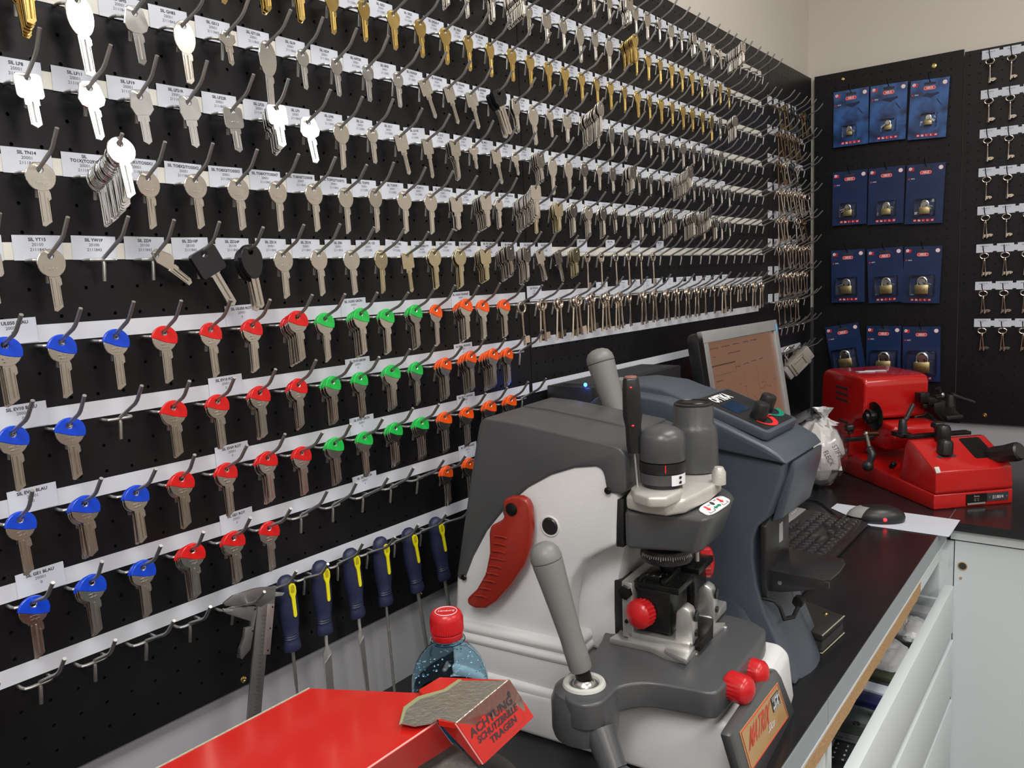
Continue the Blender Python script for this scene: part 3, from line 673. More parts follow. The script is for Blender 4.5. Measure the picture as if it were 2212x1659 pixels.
for i, (y, dz) in enumerate(((1.985, -.030), (2.02, -.036), (2.055, -.030))):
    t = thing('padlock', '%s small steel padlock hanging behind the beige box padlock' % ['nearest', 'middle', 'farthest'][i], 'padlock', (.03, y, PZ[9] + dz - .02), 'small steel padlocks in the corner')
    MB().box((.020, y - .012, PZ[9] + dz - .024), (.032, y + .012, PZ[9] + dz)).build('body', m_steel, t, bevel=.003)
    MB().tube([(.026, y - .008, PZ[9] + dz - .002), (.026, y - .008, PZ[9] + dz + .016), (.026, y, PZ[9] + dz + .024), (.026, y + .008, PZ[9] + dz + .016), (.026, y + .008, PZ[9] + dz - .002)], .0022, 8).build('shackle', m_steel, t)

# ---------------------------------------------------------------- back wall: lever keys with labels on the right board
YW = 2.293
BHK = local_mesh(MB().tube([(0, .004, 0), (0, -.012, .001), (0, -.034, .010), (0, -.042, .022)], .0013, 8, up=(1, 0, 0)), 'prong', m_bsteel)
def back_hook(x, z, label, group):
    o = link('peg_hook', BHK); o.location = (x, YW, z); return tag(o, label, 'hook', group)
KT = lever_mesh('toothlever', m_lever)[0]
COLW = ['left', 'middle', 'right']
for ci, x in enumerate((.4705, .5195, .568)):
    for ri in range(8):
        z = Z0 + .183 - .1027 * ri; rng = random.Random(ri * 9 + ci)
        xx = x + (.0 if ri else .0)
        place = '%s column, %s row on right-hand board' % (COLW[ci], ordw(ri + 1))
        back_hook(xx, z, 'black hook of lever keys, ' + place, 'hooks of the right-hand board')
        n = 2 if (ri, ci) not in ((4, 1), (0, 1), (2, 1), (3, 0)) else 1
        lm = [-.0035, .0035] if n == 2 else [0]
        for q in range(n):
            o = link('lever_key', KT); o.rotation_euler = (0, math.radians([3.5, -4.5][q] if n == 2 and ri > 3 else [.8, -1.5][q]), math.radians(-90 + rng.uniform(-4, 4)))
            o.rotation_euler = Euler((0, 0, 0)); sg = math.radians(([4, -5][q] if ri > 3 else [1.5, -1][q]) if n == 2 else rng.uniform(-1, 1.5))
            o.matrix_basis = Matrix.Translation((xx, YW - .012 - .0045 * q, z + .001)) @ Matrix.Rotation(sg, 4, 'Y') @ Matrix.Rotation(math.radians(-90), 4, 'Z')
            tag(o, '%stoothed silver lever key, %s' % (['', ''][q] if n == 1 else ['rear ', 'front '][q], place), 'key', 'toothed lever keys of the right-hand board')
        o = MB().box((xx - .021, YW - .0014, z + .004), (xx + .019, YW - .0009, z + .027)).build('paper_label', m_paper, smooth=False)
        tag(o, 'white paper label, ' + place, 'paper label', 'labels of the right-hand board')
        text('BKS A/R %d' % (20 + ri * 3 + ci), .0042, (xx - .001, YW - .0017, z + .021), (1, 0, 0), (0, 0, 1), m_ink, o)
        text('20001', .0032, (xx - .001, YW - .0017, z + .016), (1, 0, 0), (0, 0, 1), m_inkl, o)
for ri in range(8):
    z = Z0 + .183 - .1027 * ri
    tag(MB().box((.452, YW - .0007, z + .007), (.64, YW - .0002, z + .022)).build('label_strip', m_strip2, smooth=False), 'white paper strip, %s row of the right-hand board' % ordw(ri + 1), 'label strip', 'strips of the right-hand board')

# ---------------------------------------------------------------- padlock cards
m_card = mat('navy_card', (.012, .030, .10), .25, 0, .25, 14, .06, 90, coat=.3)
def sea_card():
    m = mat('underwater_card', (.03, .12, .42), .25, 0, .1, 14, .06, 90, coat=.3); nt = m.node_tree; N, L = nt.nodes, nt.links
    b = N['Principled BSDF']; tc = N.new('ShaderNodeTexCoord'); no = N.new('ShaderNodeTexNoise'); no.inputs['Scale'].default_value = 22; no.inputs['Detail'].default_value = 2
    cr = N.new('ShaderNodeValToRGB'); cr.color_ramp.elements[0].position = .36; cr.color_ramp.elements[0].color = (.012, .030, .10, 1); cr.color_ramp.elements[1].position = .6; cr.color_ramp.elements[1].color = (.035, .12, .36, 1)
    L.new(tc.outputs['Object'], no.inputs['Vector']); L.new(no.outputs['Fac'], cr.inputs[0]); L.new(cr.outputs[0], b.inputs['Base Color']); return m
m_sea = sea_card()
m_lred = mat('logo_red', (.75, .02, .02), .4); m_lwht = mat('logo_white', (.8, .8, .82), .4); m_bra2 = mat('satin_brass', (.60, .50, .26), .34, 1, .05, 60)
m_cimg = mat('dark_print', (.01, .022, .07), .4)
m_blis = mat('clear_blister', (1, 1, 1), .05)
def _blis():
    nt = m_blis.node_tree; N, L = nt.nodes, nt.links; out = [n for n in N if n.type == 'OUTPUT_MATERIAL'][0]
    g = N.new('ShaderNodeBsdfGlossy'); g.inputs['Roughness'].default_value = .08; t_ = N.new('ShaderNodeBsdfTransparent'); fr = N.new('ShaderNodeFresnel'); fr.inputs['IOR'].default_value = 1.35
    mx = N.new('ShaderNodeMixShader'); L.new(fr.outputs[0], mx.inputs[0]); L.new(t_.outputs[0], mx.inputs[1]); L.new(g.outputs[0], mx.inputs[2]); L.new(mx.outputs[0], out.inputs['Surface'])
_blis()
CARDS = [  # top-left, top-right pixels, height, model text, lock scale, keys side
 ((1801, 200), (1877, 187), .160, 0, '84/20', .55), ((1881, 187), (1961, 175), .158, 0, '84/20', .58), ((1968, 176), (2052, 165), .160, 0, '84/20', .60),
 ((1799, 373), (1874, 365), .158, 1, '84/30', .74), ((1877, 365), (1955, 357), .162, 1, '84/30', .78), ((1960, 357), (2043, 350), .166, 1, '84/30', .84),
 ((1795.5, 542), (1868, 537), .158, 1, '84/40', .98), ((1873, 539), (1950, 532), .160, 1, '84/40', 1.02), ((1954, 533), (2036, 530.6), .162, 1, '84/40', 1.08),
 ((1782, 707.6), (1854, 696), .158, 1, '84/50', 1.18), ((1872, 704), (1947, 704), .160, 1, '84/50', 1.24), ((1950, 706), (2032, 705), .160, 1, '84/50', 1.30)]
LEVELS = '2 2 2 3 3 3 4 4 4 5 5 5'.split()
for ci, (a, b_, hh, kind, mod, ls) in enumerate(CARDS):
    yc = YW - .012; A = at(a[0], a[1], y=yc); B = at(b_[0], b_[1], y=yc); Rr = (B - A); wd = Rr.length; Rr.normalize()
    Up = Vector((-Rr.z, 0, Rr.x)); Nn = Vector((0, -1, 0)); T = (A + B) / 2
    def Q(x, z, n=0): return T + Rr * x + Up * z + Nn * n            # x from centre, z from the top edge (negative down)
    row, colm = ci // 3, ci % 3
    nm = '%s of row %s' % (['left', 'middle', 'right'][colm], ['one', 'two', 'three', 'four'][row])
    t = thing('padlock_card', 'brass padlock in blister on %s card, %s from top' % ('blue underwater' if kind == 0 else 'plain navy', nm), 'padlock card', Q(0, -hh), 'packaged padlocks on the back board')
    mc = m_card if kind else m_sea
    def card_box(x0, x1, z0, z1, n0, n1, name, m, bev=0): return MB().hexa([Q(x0, z0, n0), Q(x1, z0, n0), Q(x1, z0, n1), Q(x0, z0, n1), Q(x0, z1, n0), Q(x1, z1, n0), Q(x1, z1, n1), Q(x0, z1, n1)]).build(name, m, t, bevel=bev)
    card_box(-wd / 2, wd / 2, -hh, 0, -.0006, 0, 'card', mc)
    # hanging slot
    MB().prism([Q(x, z - .0115, 0) for x, z in rrect(0, 0, .030, .007, .0034)], Nn * .0004).build('hanging_slot', m_ink, t)
    MB().prism([Q(x, z - .0235, 0) for x, z in rrect(0, 0, .031, .0105, .005)], Nn * .0005).build('logo_plate', m_lred, t)
    b = MB()
    oo = rrect(0, 0, .0285, .0085, .0041); oi = rrect(0, 0, .0272, .0072, .0035)
    for i in range(len(oo)): b.quad(Q(oo[i][0], oo[i][1] - .0235, .0007), Q(oo[(i + 1) % len(oo)][0], oo[(i + 1) % len(oo)][1] - .0235, .0007), Q(oi[(i + 1) % len(oo)][0], oi[(i + 1) % len(oo)][1] - .0235, .0007), Q(oi[i][0], oi[i][1] - .0235, .0007))
    b.build('logo_outline', m_lwht, t)
    text('ABUS', .0072, Q(0, -.0236, .0008), Rr, Up, m_lwht, t, 'logo_lettering', bold=.0002)
    # level badge: white disc on red bar
    card_box(-wd / 2 + .0035, -wd / 2 + .018, -.0175, -.0145, 0, .0004, 'level_bar', m_lred); card_box(-wd / 2 + .011, -wd / 2 + .0185, -.0135, -.0085, 0, .0004, 'level_bar', m_lred)
    MB().lathe([(.0042, 0), (.0042, .0005)], Q(-wd / 2 + .0088, -.0115, 0), Nn, 18).build('level_disc', m_lwht, t)
    text(LEVELS[ci], .0062, Q(-wd / 2 + .0088, -.0115, .0007), Rr, Up, m_lred, t, 'level_number', bold=.0002)
    MB().lathe([(.0062, 0), (.0062, .0004)], Q(wd / 2 - .0110, -.0125, 0), Nn, 20).build('seal_ring', m_lred, t); MB().lathe([(.0055, 0), (.0055, .0006)], Q(wd / 2 - .0110, -.0125, 0), Nn, 20).build('seal', m_lwht, t)
    card_box(-wd / 2 + .0045, -wd / 2 + .0085, -.0415, -.0375, 0, .0004, 'model_mark', m_lred)
    text(mod, .0042, Q(-wd / 2 + .0165, -.0395, .0005), Rr, Up, m_lwht, t, 'model_number', bold=.0001)
    if kind == 0:
        b = MB()
        b.prism([Q(x, z, 0) for x, z in ((-.020, -.043), (-.006, -.037), (.010, -.039), (.022, -.036), (.026, -.041), (.012, -.047), (.004, -.052), (-.004, -.047))], Nn * .0003)
        b.prism([Q(x, z, 0) for x, z in ((.018, -.055), (.032, -.074), (.034, -.072), (.021, -.054))], Nn * .0003); b.build('printed_diver', m_cimg, t)
    for i in range(5): card_box(-.0260 + i * .0112, -.0180 + i * .0112, -hh + .006, -hh + .0130, 0, .0004, 'symbol_tile', m_lred)
    for i in range(5):
        x = -.0220 + i * .0112; b = MB()
        if i == 0: b.prism([Q(x + p, -hh + .0095 + q, .0004) for p, q in ((-.003, -.002), (.003, -.001), (.002, .002), (-.002, .001))], Nn * .0002)
        elif i == 1: b.prism([Q(x + p, -hh + .0095 + q, .0004) for p, q in ((-.0028, -.0025), (.0028, -.0025), (.0028, .001), (0, .0005), (-.0010, .0025), (-.0028, .0025))], Nn * .0002)
        elif i == 2: b.prism([Q(x + p, -hh + .0095 + q, .0004) for p, q in ((-.0022, -.0025), (-.0012, -.0025), (-.0012, .0025), (-.0022, .0025))], Nn * .0002)
        elif i == 3: b.prism([Q(x + p, -hh + .0095 + q, .0004) for p, q in ((-.0024, -.002), (.0024, -.002), (-.0010, -.0006), (-.0010, .0025), (-.0024, .0025))], Nn * .0002)
        else: b.prism([Q(x + p, -hh + .0095 + q, .0004) for p, q in ((-.003, -.001), (.002, -.0016), (.003, .002), (-.001, .001))], Nn * .0002)
        b.build('symbol', m_lwht, t)
    # padlock
    s = ls * .001; zb = -hh + .026; bw_, bh_ = 34 * s, 25 * s; xo = .006 * (1 if colm else -1) * .5
    if row == 0: zb = -hh + .030 + (.006 if colm == 2 else 0)
    body = card_box(xo - bw_ / 2, xo + bw_ / 2, zb, zb + bh_, .002, .002 + 12 * s, 'padlock_body', m_bra2, 2.2 * s)
    r_ = bw_ * .33; tp = zb + bh_; hgt = 19 * s
    path = [Q(xo - r_, tp - .001, .008), Q(xo - r_, tp + hgt * .45, .008)] + [Q(xo - r_ * math.cos(q), tp + hgt * .45 + r_ * math.sin(q), .008) for q in [math.pi * k / 8 for k in range(1, 8)]] + [Q(xo + r_, tp + hgt * .45, .008), Q(xo + r_, tp - .001, .008)]
    MB().tube(path, 2.6 * s, 8).build('shackle', m_steel, t)
    if ls > .9: text('ABUS', 8 * s, Q(xo, zb + bh_ * .45, .0021 + 12 * s), Rr, Up, mat('stamped_brass', (.30, .22, .07), .5, 1), t, 'stamped_lettering', bold=.0001)
    for q in range(2):
        sgn = -1 if (colm == 0 and row) or (row == 0 and colm == 1) else 1
        b = MB(); kc = Q(xo + sgn * r_ * .1 * q, tp + hgt * .42, .010 + .002 * q); ka = math.radians(-18 - 22 * q if row else -28 - 10 * q)
        kd = (Rr * sgn * math.cos(ka) + Up * math.sin(ka)); kp = kd.cross(Nn).normalized()
        b.lathe([(6.5 * s + .002, 0), (6.5 * s + .002, .0012)], kc, Nn, 14); b.hexa([kc + kd * .004 - kp * .0016, kc + kd * (.012 + 13 * s) - kp * .0014, kc + kd * (.012 + 13 * s) - kp * .0014 + Nn * .0012, kc + kd * .004 - kp * .0016 + Nn * .0012,
            kc + kd * .004 + kp * .0016, kc + kd * (.012 + 13 * s) + kp * .0010, kc + kd * (.012 + 13 * s) + kp * .0010 + Nn * .0012, kc + kd * .004 + kp * .0016 + Nn * .0012]); b.build('padlock_key', m_steel, t)
    mb_ = MB(); bw2, h0, h1 = 24 * s + .008, zb - .004, tp + hgt * .5 + r_ + .006
    mb_.hexa([Q(xo - bw2, h0, .0008), Q(xo + bw2, h0, .0008), Q(xo + bw2 - .002, h0 + .002, .006 + 12 * s), Q(xo - bw2 + .002, h0 + .002, .006 + 12 * s), Q(xo - bw2, h1, .0008), Q(xo + bw2, h1, .0008), Q(xo + bw2 - .002, h1 - .002, .006 + 12 * s), Q(xo - bw2 + .002, h1 - .002, .006 + 12 * s)])
    mb_.build('blister', m_blis, t, bevel=.0018)
    o = back_hook(T.x + (0 if row else 0), T.z - .0085, 'black hook carrying the padlock card, ' + nm, 'hooks of the padlock board'); o.scale = (1, 1, 1)
tag(MB().lathe([(.005, 0), (.0045, .0012), (.002, .0018), (.001, .0012)], at(1821, 171, y=YW), (0, -1, 0), 14).build('screw', m_brass), 'brass screw above the first padlock card', 'screw', 'board screws')
tag(MB().lathe([(.0065, 0), (.006, .0012), (.002, .0018), (.001, .0012)], at(2018, 142, y=YW), (0, -1, 0), 14).build('screw', m_brass), 'larger brass screw near the top right of padlock board', 'screw', 'board screws')
tag(MB().lathe([(.0065, 0), (.006, .0012), (.002, .0018), (.001, .0012)], at(2127, 897, y=YW), (0, -1, 0), 14).build('screw', m_brass), 'pale brass screw low on the right-hand board', 'screw', 'board screws')
for u, v, lab in ((526, 1468, 'left of the caliper blade'), (908, 1281, 'under the files, near the grey machine')):
    tag(MB().lathe([(.004, 0), (.0035, .001), (.0015, .0016), (.0008, .001)], at(u, v, x=.0), (1, 0, 0), 14).build('screw', m_brass), 'small brass screw at board bottom, ' + lab, 'screw', 'board screws')
for u, v, lab in ((829, 1426, 'left of two'), (867, 1409, 'right of two')):
    tag(MB().lathe([(.005, 0), (.0045, .001), (.0015, .0016), (.0008, .001)], at(u, v, x=LX), (1, 0, 0), 14).build('screw', m_brass), 'rusty screw in the wall below the board, ' + lab, 'screw', 'wall screws')
# ================================================================ COUNTERS
S = structure
m_trim = mat('pale_grey_panel', (.36, .36, .385), .6, 0, .04, 6)
S(MB().box((LX, -.6, CT), (LX + .003, YB, CT + .13)).build('trim_1', m_trim))
S(MB().box((LX + .003, YB - .003, CT), (1.3, YB, CT + .13)).build('trim_2', m_trim))
t = thing('worktop_counter', 'long black-topped counter with worn grey front edge under the key boards', 'counter', (.25, .6, 0))
MB().box((LX + .002, -.55, CT - .002), (.499, 2.300, CT)).build('black_top', m_mattop, t)
MB().box((LX + .002, -.55, CT - .038), (.500, .735, CT - .002)).build('worktop', m_greyedge, t)
MB().box((LX + .002, .737, CT - .038), (.500, 2.300, CT - .002)).build('worktop', m_greyedge, t)
MB().box((.4995, .60, CT - .041), (.5006, 1.6, CT - .037)).build('white_edge_strip', m_white, t)
rng = random.Random(5); b = MB(); ys = [.1 + .035 * i for i in range(36)]
top = [(.5002, y, CT - .041 + (rng.uniform(-.002, .002) if y < .74 else rng.uniform(-.0008, .0008))) for y in ys]; bot = [(.5002, y, CT - .066 + rng.uniform(-.0012, .0012) + (.006 if y > 1.3 else 0)) for y in ys]
b.prism(top + bot[::-1], (.0008, 0, 0)); b.build('chipped_particle_edge', m_chip, t)
MB().box((LX + .004, -.55, CT - .064), (.4995, 1.6, CT - .040)).build('carcass_rail', m_white, t)
MB().box((.02, .742, .02), (.498, .760, CT - .064)).build('side_panel', m_white, t)
MB().box((.02, 1.53, .02), (.498, 1.545, CT - .064)).build('side_panel', m_white, t)
MB().box((.48, 1.545, CT - .60), (.5125, 1.6165, CT - .044)).build('filler_panel', m_white, t)
MB().box((.478, -.55, .02), (.496, .740, CT - .066)).build('door', m_white, t, bevel=.001)
MB().box((.0, -.55, .0), (.46, 1.6, .02)).build('plinth', m_white, t)
MB().box((.02, -.55, .02), (.03, 1.53, CT - .07)).build('back_panel', m_white, t)
# open drawers
def drawer(z0, z1, dx, lab):
    t = thing('drawer', lab, 'drawer', (.5, 1.14, z0), 'drawers under the black counter')
    MB().box((.510 + dx, .77, z0), (.528 + dx, 1.522, z1)).build('front', m_white, t, bevel=.0015)
    MB().box((.05, .775, z0 + .002), (.510 + dx, 1.515, z0 + .010)).build('bottom', m_white, t)
    for y in (.775, 1.505): MB().box((.05, y, z0), (.510 + dx, y + .012, z1 - .03)).build('side', m_white, t)
    MB().box((.045, .775, z0), (.055, 1.515, z1 - .03)).build('back', m_white, t)
    return t
drawer(.688, .789, 0, 'white upper drawer pulled slightly open and full of packets')
drawer(.553, .672, .002, 'white second drawer below the filled one')
drawer(.380, .540, .002, 'white third drawer, lowest one in view')
ZD = .735
# things in the drawer
t = thing('cordless_phone', 'black cordless handset with grey buttons lying in the open drawer', 'phone', at(1840, 1620, z=ZD))
def in_frame(p0, p1, z, wdt):                    # local axes along p0 -> p1
    A, B = at(*p0, z=z), at(*p1, z=z); ax = (B - A); L_ = ax.length; ax.normalize(); sd = Vector((ax.y, -ax.x, 0)); return A, ax, sd, L_
A, ax, sd, L_ = in_frame((1852, 1565), (1800, 1700), ZD, 0)
def LB(A, ax, sd, x0, x1, y0, y1, z0, z1): return [A + sd * x + ax * y + Vector((0, 0, z)) for z in (z0, z1) for x, y in ((x0, y0), (x1, y0), (x1, y1), (x0, y1))]
MB().hexa(LB(A, ax, sd, -.027, .022, 0, .115, -.018, .004)).build('body', m_bplas, t, bevel=.006)
MB().hexa(LB(A, ax, sd, -.024, .024, .004, .066, .004, .0065)).build('face_plate', m_dgrey, t, bevel=.002)
MB().hexa(LB(A, ax, sd, -.019, .019, .018, .044, .0065, .0072)).build('screen', mat('phone_screen', (.03, .035, .03), .1), t)
MB().lathe([(.006, 0), (.005, .002)], A + ax * .010 + Vector((0, 0, .0065)), (0, 0, 1), 16).build('round_button', m_bplas, t)
for i in range(3): MB().hexa(LB(A, ax, sd, -.021 + i * .015, -.009 + i * .015, .048, .060, .0065, .008)).build('button', m_dgrey, t, bevel=.001)
for i in range(12):
    c = A + sd * (-.014 + .014 * (i % 3)) + ax * (.076 + .013 * (i // 3)) + Vector((0, 0, .0045))
    text('123456789*0#'[i], .007, c, sd * -1 if sd.dot(RT) < 0 else sd, -ax, m_lwht, t, 'number')
t = tag(MB().hexa(LB(*in_frame((1900, 1500), (1860, 1560), ZD + .012, 0)[:3], -.045, .04, -.005, .035, -.012, 0)).build('blister_pack', mat('dark_blue_pack', (.02, .02, .09), .12, 0, .3, 20), bevel=.002), 'glossy dark blue blister pack beside the handset in drawer', 'pack')
t = tag(MB().hexa(LB(*in_frame((1905, 1478), (1875, 1520), ZD + .016, 0)[:3], -.045, .038, 0, .030, -.006, 0)).build('printed_card', m_paper, bevel=.001), 'white printed card lying across the drawer between packets', 'card')
text('GARANTIE', .006, at(1880, 1502, z=ZD + .0168), (0.5, -.8, 0), (-.8, -.5, 0), m_inkl, t)
tag(MB().hexa(LB(*in_frame((1915, 1448), (1890, 1485), ZD + .02, 0)[:3], -.03, .035, 0, .028, -.01, 0)).build('foil_pack', mat('olive_foil', (.08, .09, .05), .1, .3, .4, 30), bevel=.003), 'dark olive shiny packet under the plastic bag in drawer', 'pack')
def crumple(name, c, r, m, seed, flat=.35, n=28, amp=.18, lab='', cat='bag', scale=(1, 1)):
    rng = random.Random(seed); b = MB(); k = n // 2; rings = []
    ph = [rng.uniform(0, 6.28) for _ in range(14)]
    for i in range(k + 1):
        th = math.pi * i / k; rg = []
        for j in range(n):
            a = 2 * math.pi * j / n; f = 1
            for q in range(7): f += amp * .4 * math.sin((q + 2) * a + ph[q] + 3 * th * (q % 3)) * math.sin((q % 4 + 1) * th + ph[q + 7]) / (q * .4 + 1)
            f += rng.uniform(-amp * .25, amp * .25) if 0 < i < k else 0
            rg.append(Vector(c) + Vector((math.sin(th) * math.cos(a) * r * f * scale[0], math.sin(th) * math.sin(a) * r * f * scale[1], math.cos(th) * r * f * flat)))
        rings.append(rg)
    b.loft(rings, True, False)
    return b
m_bag = mat('clear_white_plastic', (.62, .62, .63), .22, 0, .15, 25, .5, 60, spec=.6)
for (p, r, sd_, lab, tx) in (((1940, 1424), .056, 3, 'crumpled white plastic bag with printed tag, middle of the drawer', 'ZIPP SPEZIALMETALL'), ((1972, 1358), .044, 8, 'small white plastic bag with slip of paper, farther in drawer', 'ERSATZTEILE')):
    c = at(*p, z=ZD + .005); b = crumple('plastic_bag', c, r, None, sd_, .38, scale=(.8, 1.2)); o = b.build('plastic_bag', m_bag, angle=20); tag(o, lab, 'bag', 'plastic bags in the drawer')
    text(tx, .007, at(p[0] - 6, p[1] - 6, z=ZD + .032), (-.2, .9, .1), (-.9, -.2, .2), m_ink, o, 'printed_text')
tag(MB().hexa(LB(*in_frame((1990, 1314), (1968, 1342), ZD + .018, 0)[:3], -.05, .05, -.02, .02, -.035, 0)).build('grey_box', m_trim, bevel=.002), 'pale grey box at the far end of the open drawer', 'box')

for o in list(COL.objects):
    if o.name.split('.')[0] in ('blister_pack', 'printed_card', 'foil_pack', 'plastic_bag', 'grey_box') and o.type == 'MESH':
        mxx = max((o.location + v.co).x for v in o.data.vertices)
        if mxx > .506: o.location.x -= mxx - .506
# back counter with white panel
t = thing('back_counter', 'white cabinet with dark worktop below the back wall boards', 'counter', (.9, 1.95, 0))
MB().box((.5015, 1.602, CT - .002), (1.45, 2.303, CT + .001)).build('black_top', m_mattop, t)
MB().box((.502, 1.600, CT - .018), (1.45, 2.303, CT - .002)).build('worktop_edge', m_bplas, t, bevel=.002)
MB().box((.506, 1.612, CT - .040), (1.45, 2.303, CT - .018)).build('white_rail', m_white, t)
MB().box((.506, 1.622, CT - .044), (1.45, 2.303, CT - .040)).build('shadow_gap', m_bplas, t)
MB().box((.514, 1.617, .01), (1.45, 2.303, CT - .044)).build('white_panel', m_white, t)
p = at(2079, 1223, y=1.6165); MB().lathe([(.0078, 0), (.0078, .0004)], p, (0, -1, 0), 18).build('cable_hole', m_ink, t); MB().ring(p - Vector((0, .0003, 0)), (0, 1, 0), .0085, .0011, 18, 6).build('chipped_rim', m_chip, t)
p = at(2075, 1249, y=1.6165); MB().lathe([(.0030, 0), (.0030, .0004)], p, (0, -1, 0), 12).build('screw_hole', m_chip, t)

# ================================================================ frames for machines
class Fr:
    def __init__(s, P0, deg): s.P = Vector(P0); r = math.radians(deg); s.ex = Vector((math.cos(r), math.sin(r), 0)); s.ey = Vector((-math.sin(r), math.cos(r), 0))
    def w(s, a, b, z): return s.P + s.ex * a + s.ey * b + Vector((0, 0, z))
    def side(s, u, v, b=0):
        d = ray(u, v); t = ((s.P + s.ey * b - CAM).dot(s.ey)) / d.dot(s.ey); return CAM + d * t
    def front(s, u, v, a=0):
        d = ray(u, v); t = ((s.P + s.ex * a - CAM).dot(s.ex)) / d.dot(s.ex); return CAM + d * t
    def sides(s, pts, b=0): return [s.side(u, v, b) for u, v in pts]
    def box(s, a0, a1, b0, b1, z0, z1): return MB().hexa([s.w(a, b, z) for z in (z0, z1) for a, b in ((a0, b0), (a1, b0), (a1, b1), (a0, b1))])
    def prof(s, pts, b0, b1): return MB().prism([s.w(a, b0, z) for a, z in pts], s.ey * (b1 - b0))
def smooth_path(pts, n=6):
    pts = [Vector(p) for p in pts]; o = []
    for i in range(len(pts) - 1):
        p0 = pts[max(0, i - 1)]; p1 = pts[i]; p2 = pts[i + 1]; p3 = pts[min(len(pts) - 1, i + 2)]
        for k in range(n):
            t = k / n; o.append(.5 * ((2 * p1) + (-p0 + p2) * t + (2 * p0 - 5 * p1 + 4 * p2 - p3) * t * t + (-p0 + 3 * p1 - 3 * p2 + p3) * t ** 3))
    return o + [pts[-1]]
def knob(c, axis, r, l, m, t, name='knob', n=40, dome=.25, fl=.05):
    return MB().lathe([(r * .92, 0), (r, l * .08), (r, l * .82), (r * .93, l * .93), (r * .80, l), (r * .4, l * (1 + dome * .35)), (0, l * (1 + dome * .45))], c, axis, n, flute=(fl, r * .93)).build(name, m, t)

# ================================================================ GREY KEY CUTTING MACHINE (left, foreground)
F = Fr((.0, .434, CT), 5.0)
t = thing('key_cutting_machine', 'large light and dark grey key cutting machine with red side handle', 'machine', F.w(.3, .1, 0))
# light grey base with ledges
def outline_side(pts, b): return [F.side(u, v, b) for u, v in pts]
base = [(.10, 0), (.485, 0), (.492, .02), (.488, .078), (.478, .085), (.30, .085), (.286, .060), (.10, .052)]
F.prof([(.105, 0), (.488, 0), (.492, .02), (.486, .074), (.474, .084), (.30, .084), (.285, .060), (.105, .052)], 0, .215).build('base', m_lgrey, t, bevel=.008, seg=3)
F.prof([(.107, .05), (.288, .05), (.288, .066), (.107, .066)], .002, .21).build('moulded_ledge', m_lgrey, t, bevel=.006, seg=3)
F.prof([(.108, .060), (.285, .060), (.285, .110), (.108, .106)], .007, .205).build('moulded_ledge', m_lgrey, t, bevel=.004, seg=3)
F.prof([(.106, .098), (.288, .100), (.288, .114), (.106, .112)], .004, .208).build('moulded_ledge', m_lgrey, t, bevel=.0065, seg=3)
F.prof([(.107, .110), (.287, .113), (.286, .127), (.107, .124)], .006, .206).build('moulded_ledge', m_lgrey, t, bevel=.0065, seg=3)
B0 = .0215
body = outline_side([(980, 1352), (984, 1250), (1032, 925), (1338, 985), (1335, 1085), (1332, 1180), (1300, 1192), (1262, 1212), (1235, 1250), (1222, 1310), (1219, 1412)], B0)
MB().prism(body, F.ey * .040).build('side_casting', m_lgrey, t, bevel=.007, seg=3)
F.prof([(.130, .10), (.16, .34), (.32, .345), (.335, .24), (.325, .20), (.318, .10)], .060, .17).build('column', m_lgrey, t, bevel=.008)
cov = [(985, 1246), (1003, 1120), (1020, 1005), (1031, 935), (1036, 912), (1046, 902), (1110, 912), (1230, 940), (1325, 962), (1342, 970), (1350, 985), (1352, 1060), (1345, 1070), (1318, 1067), (1308, 1055), (1304, 1030), (1299, 1016), (1288, 1009), (1240, 1012), (1190, 1027), (1140, 1054), (1095, 1092), (1050, 1148), (1020, 1205), (1003, 1250), (994, 1254)]
MB().prism(outline_side(cov, B0 - .003), F.ey * .165).build('top_cover', m_dgrey, t, bevel=.0035, seg=3)
# raised centre strip of the cover
cs = [(1046, 902), (1110, 912), (1230, 940), (1325, 962)]
sp = outline_side([(1050, 905), (1110, 913), (1230, 941), (1325, 963), (1325, 975), (1050, 915)], B0 - .003)
MB().prism([p + F.ey * .085 + Vector((0, 0, .0035)) for p in sp], F.ey * .075).build('cover_strip', m_dgrey, t, bevel=.003)
def screw_at(p, ax, r=.0045, m=None, nm='screw'): return MB().lathe([(r, 0), (r, .001), (r * .8, .002), (r * .45, .0022), (r * .4, .0008)], p, ax, 14).build(nm, m or m_bsteel, t)
for u, v in ((1002, 1247), (1313, 1060)): screw_at(F.side(u, v, B0 - .003), -F.ey, .0042)
MB().lathe([(.0105, 0), (.0105, .001), (.009, .0022)], F.side(1188, 1137, B0), -F.ey, 24).build('round_plug', m_bplas, t)
MB().ring(F.side(1188, 1137, B0 - .0006), F.ey, .0118, .0012, 24, 6).build('plug_rim', m_lgrey, t)
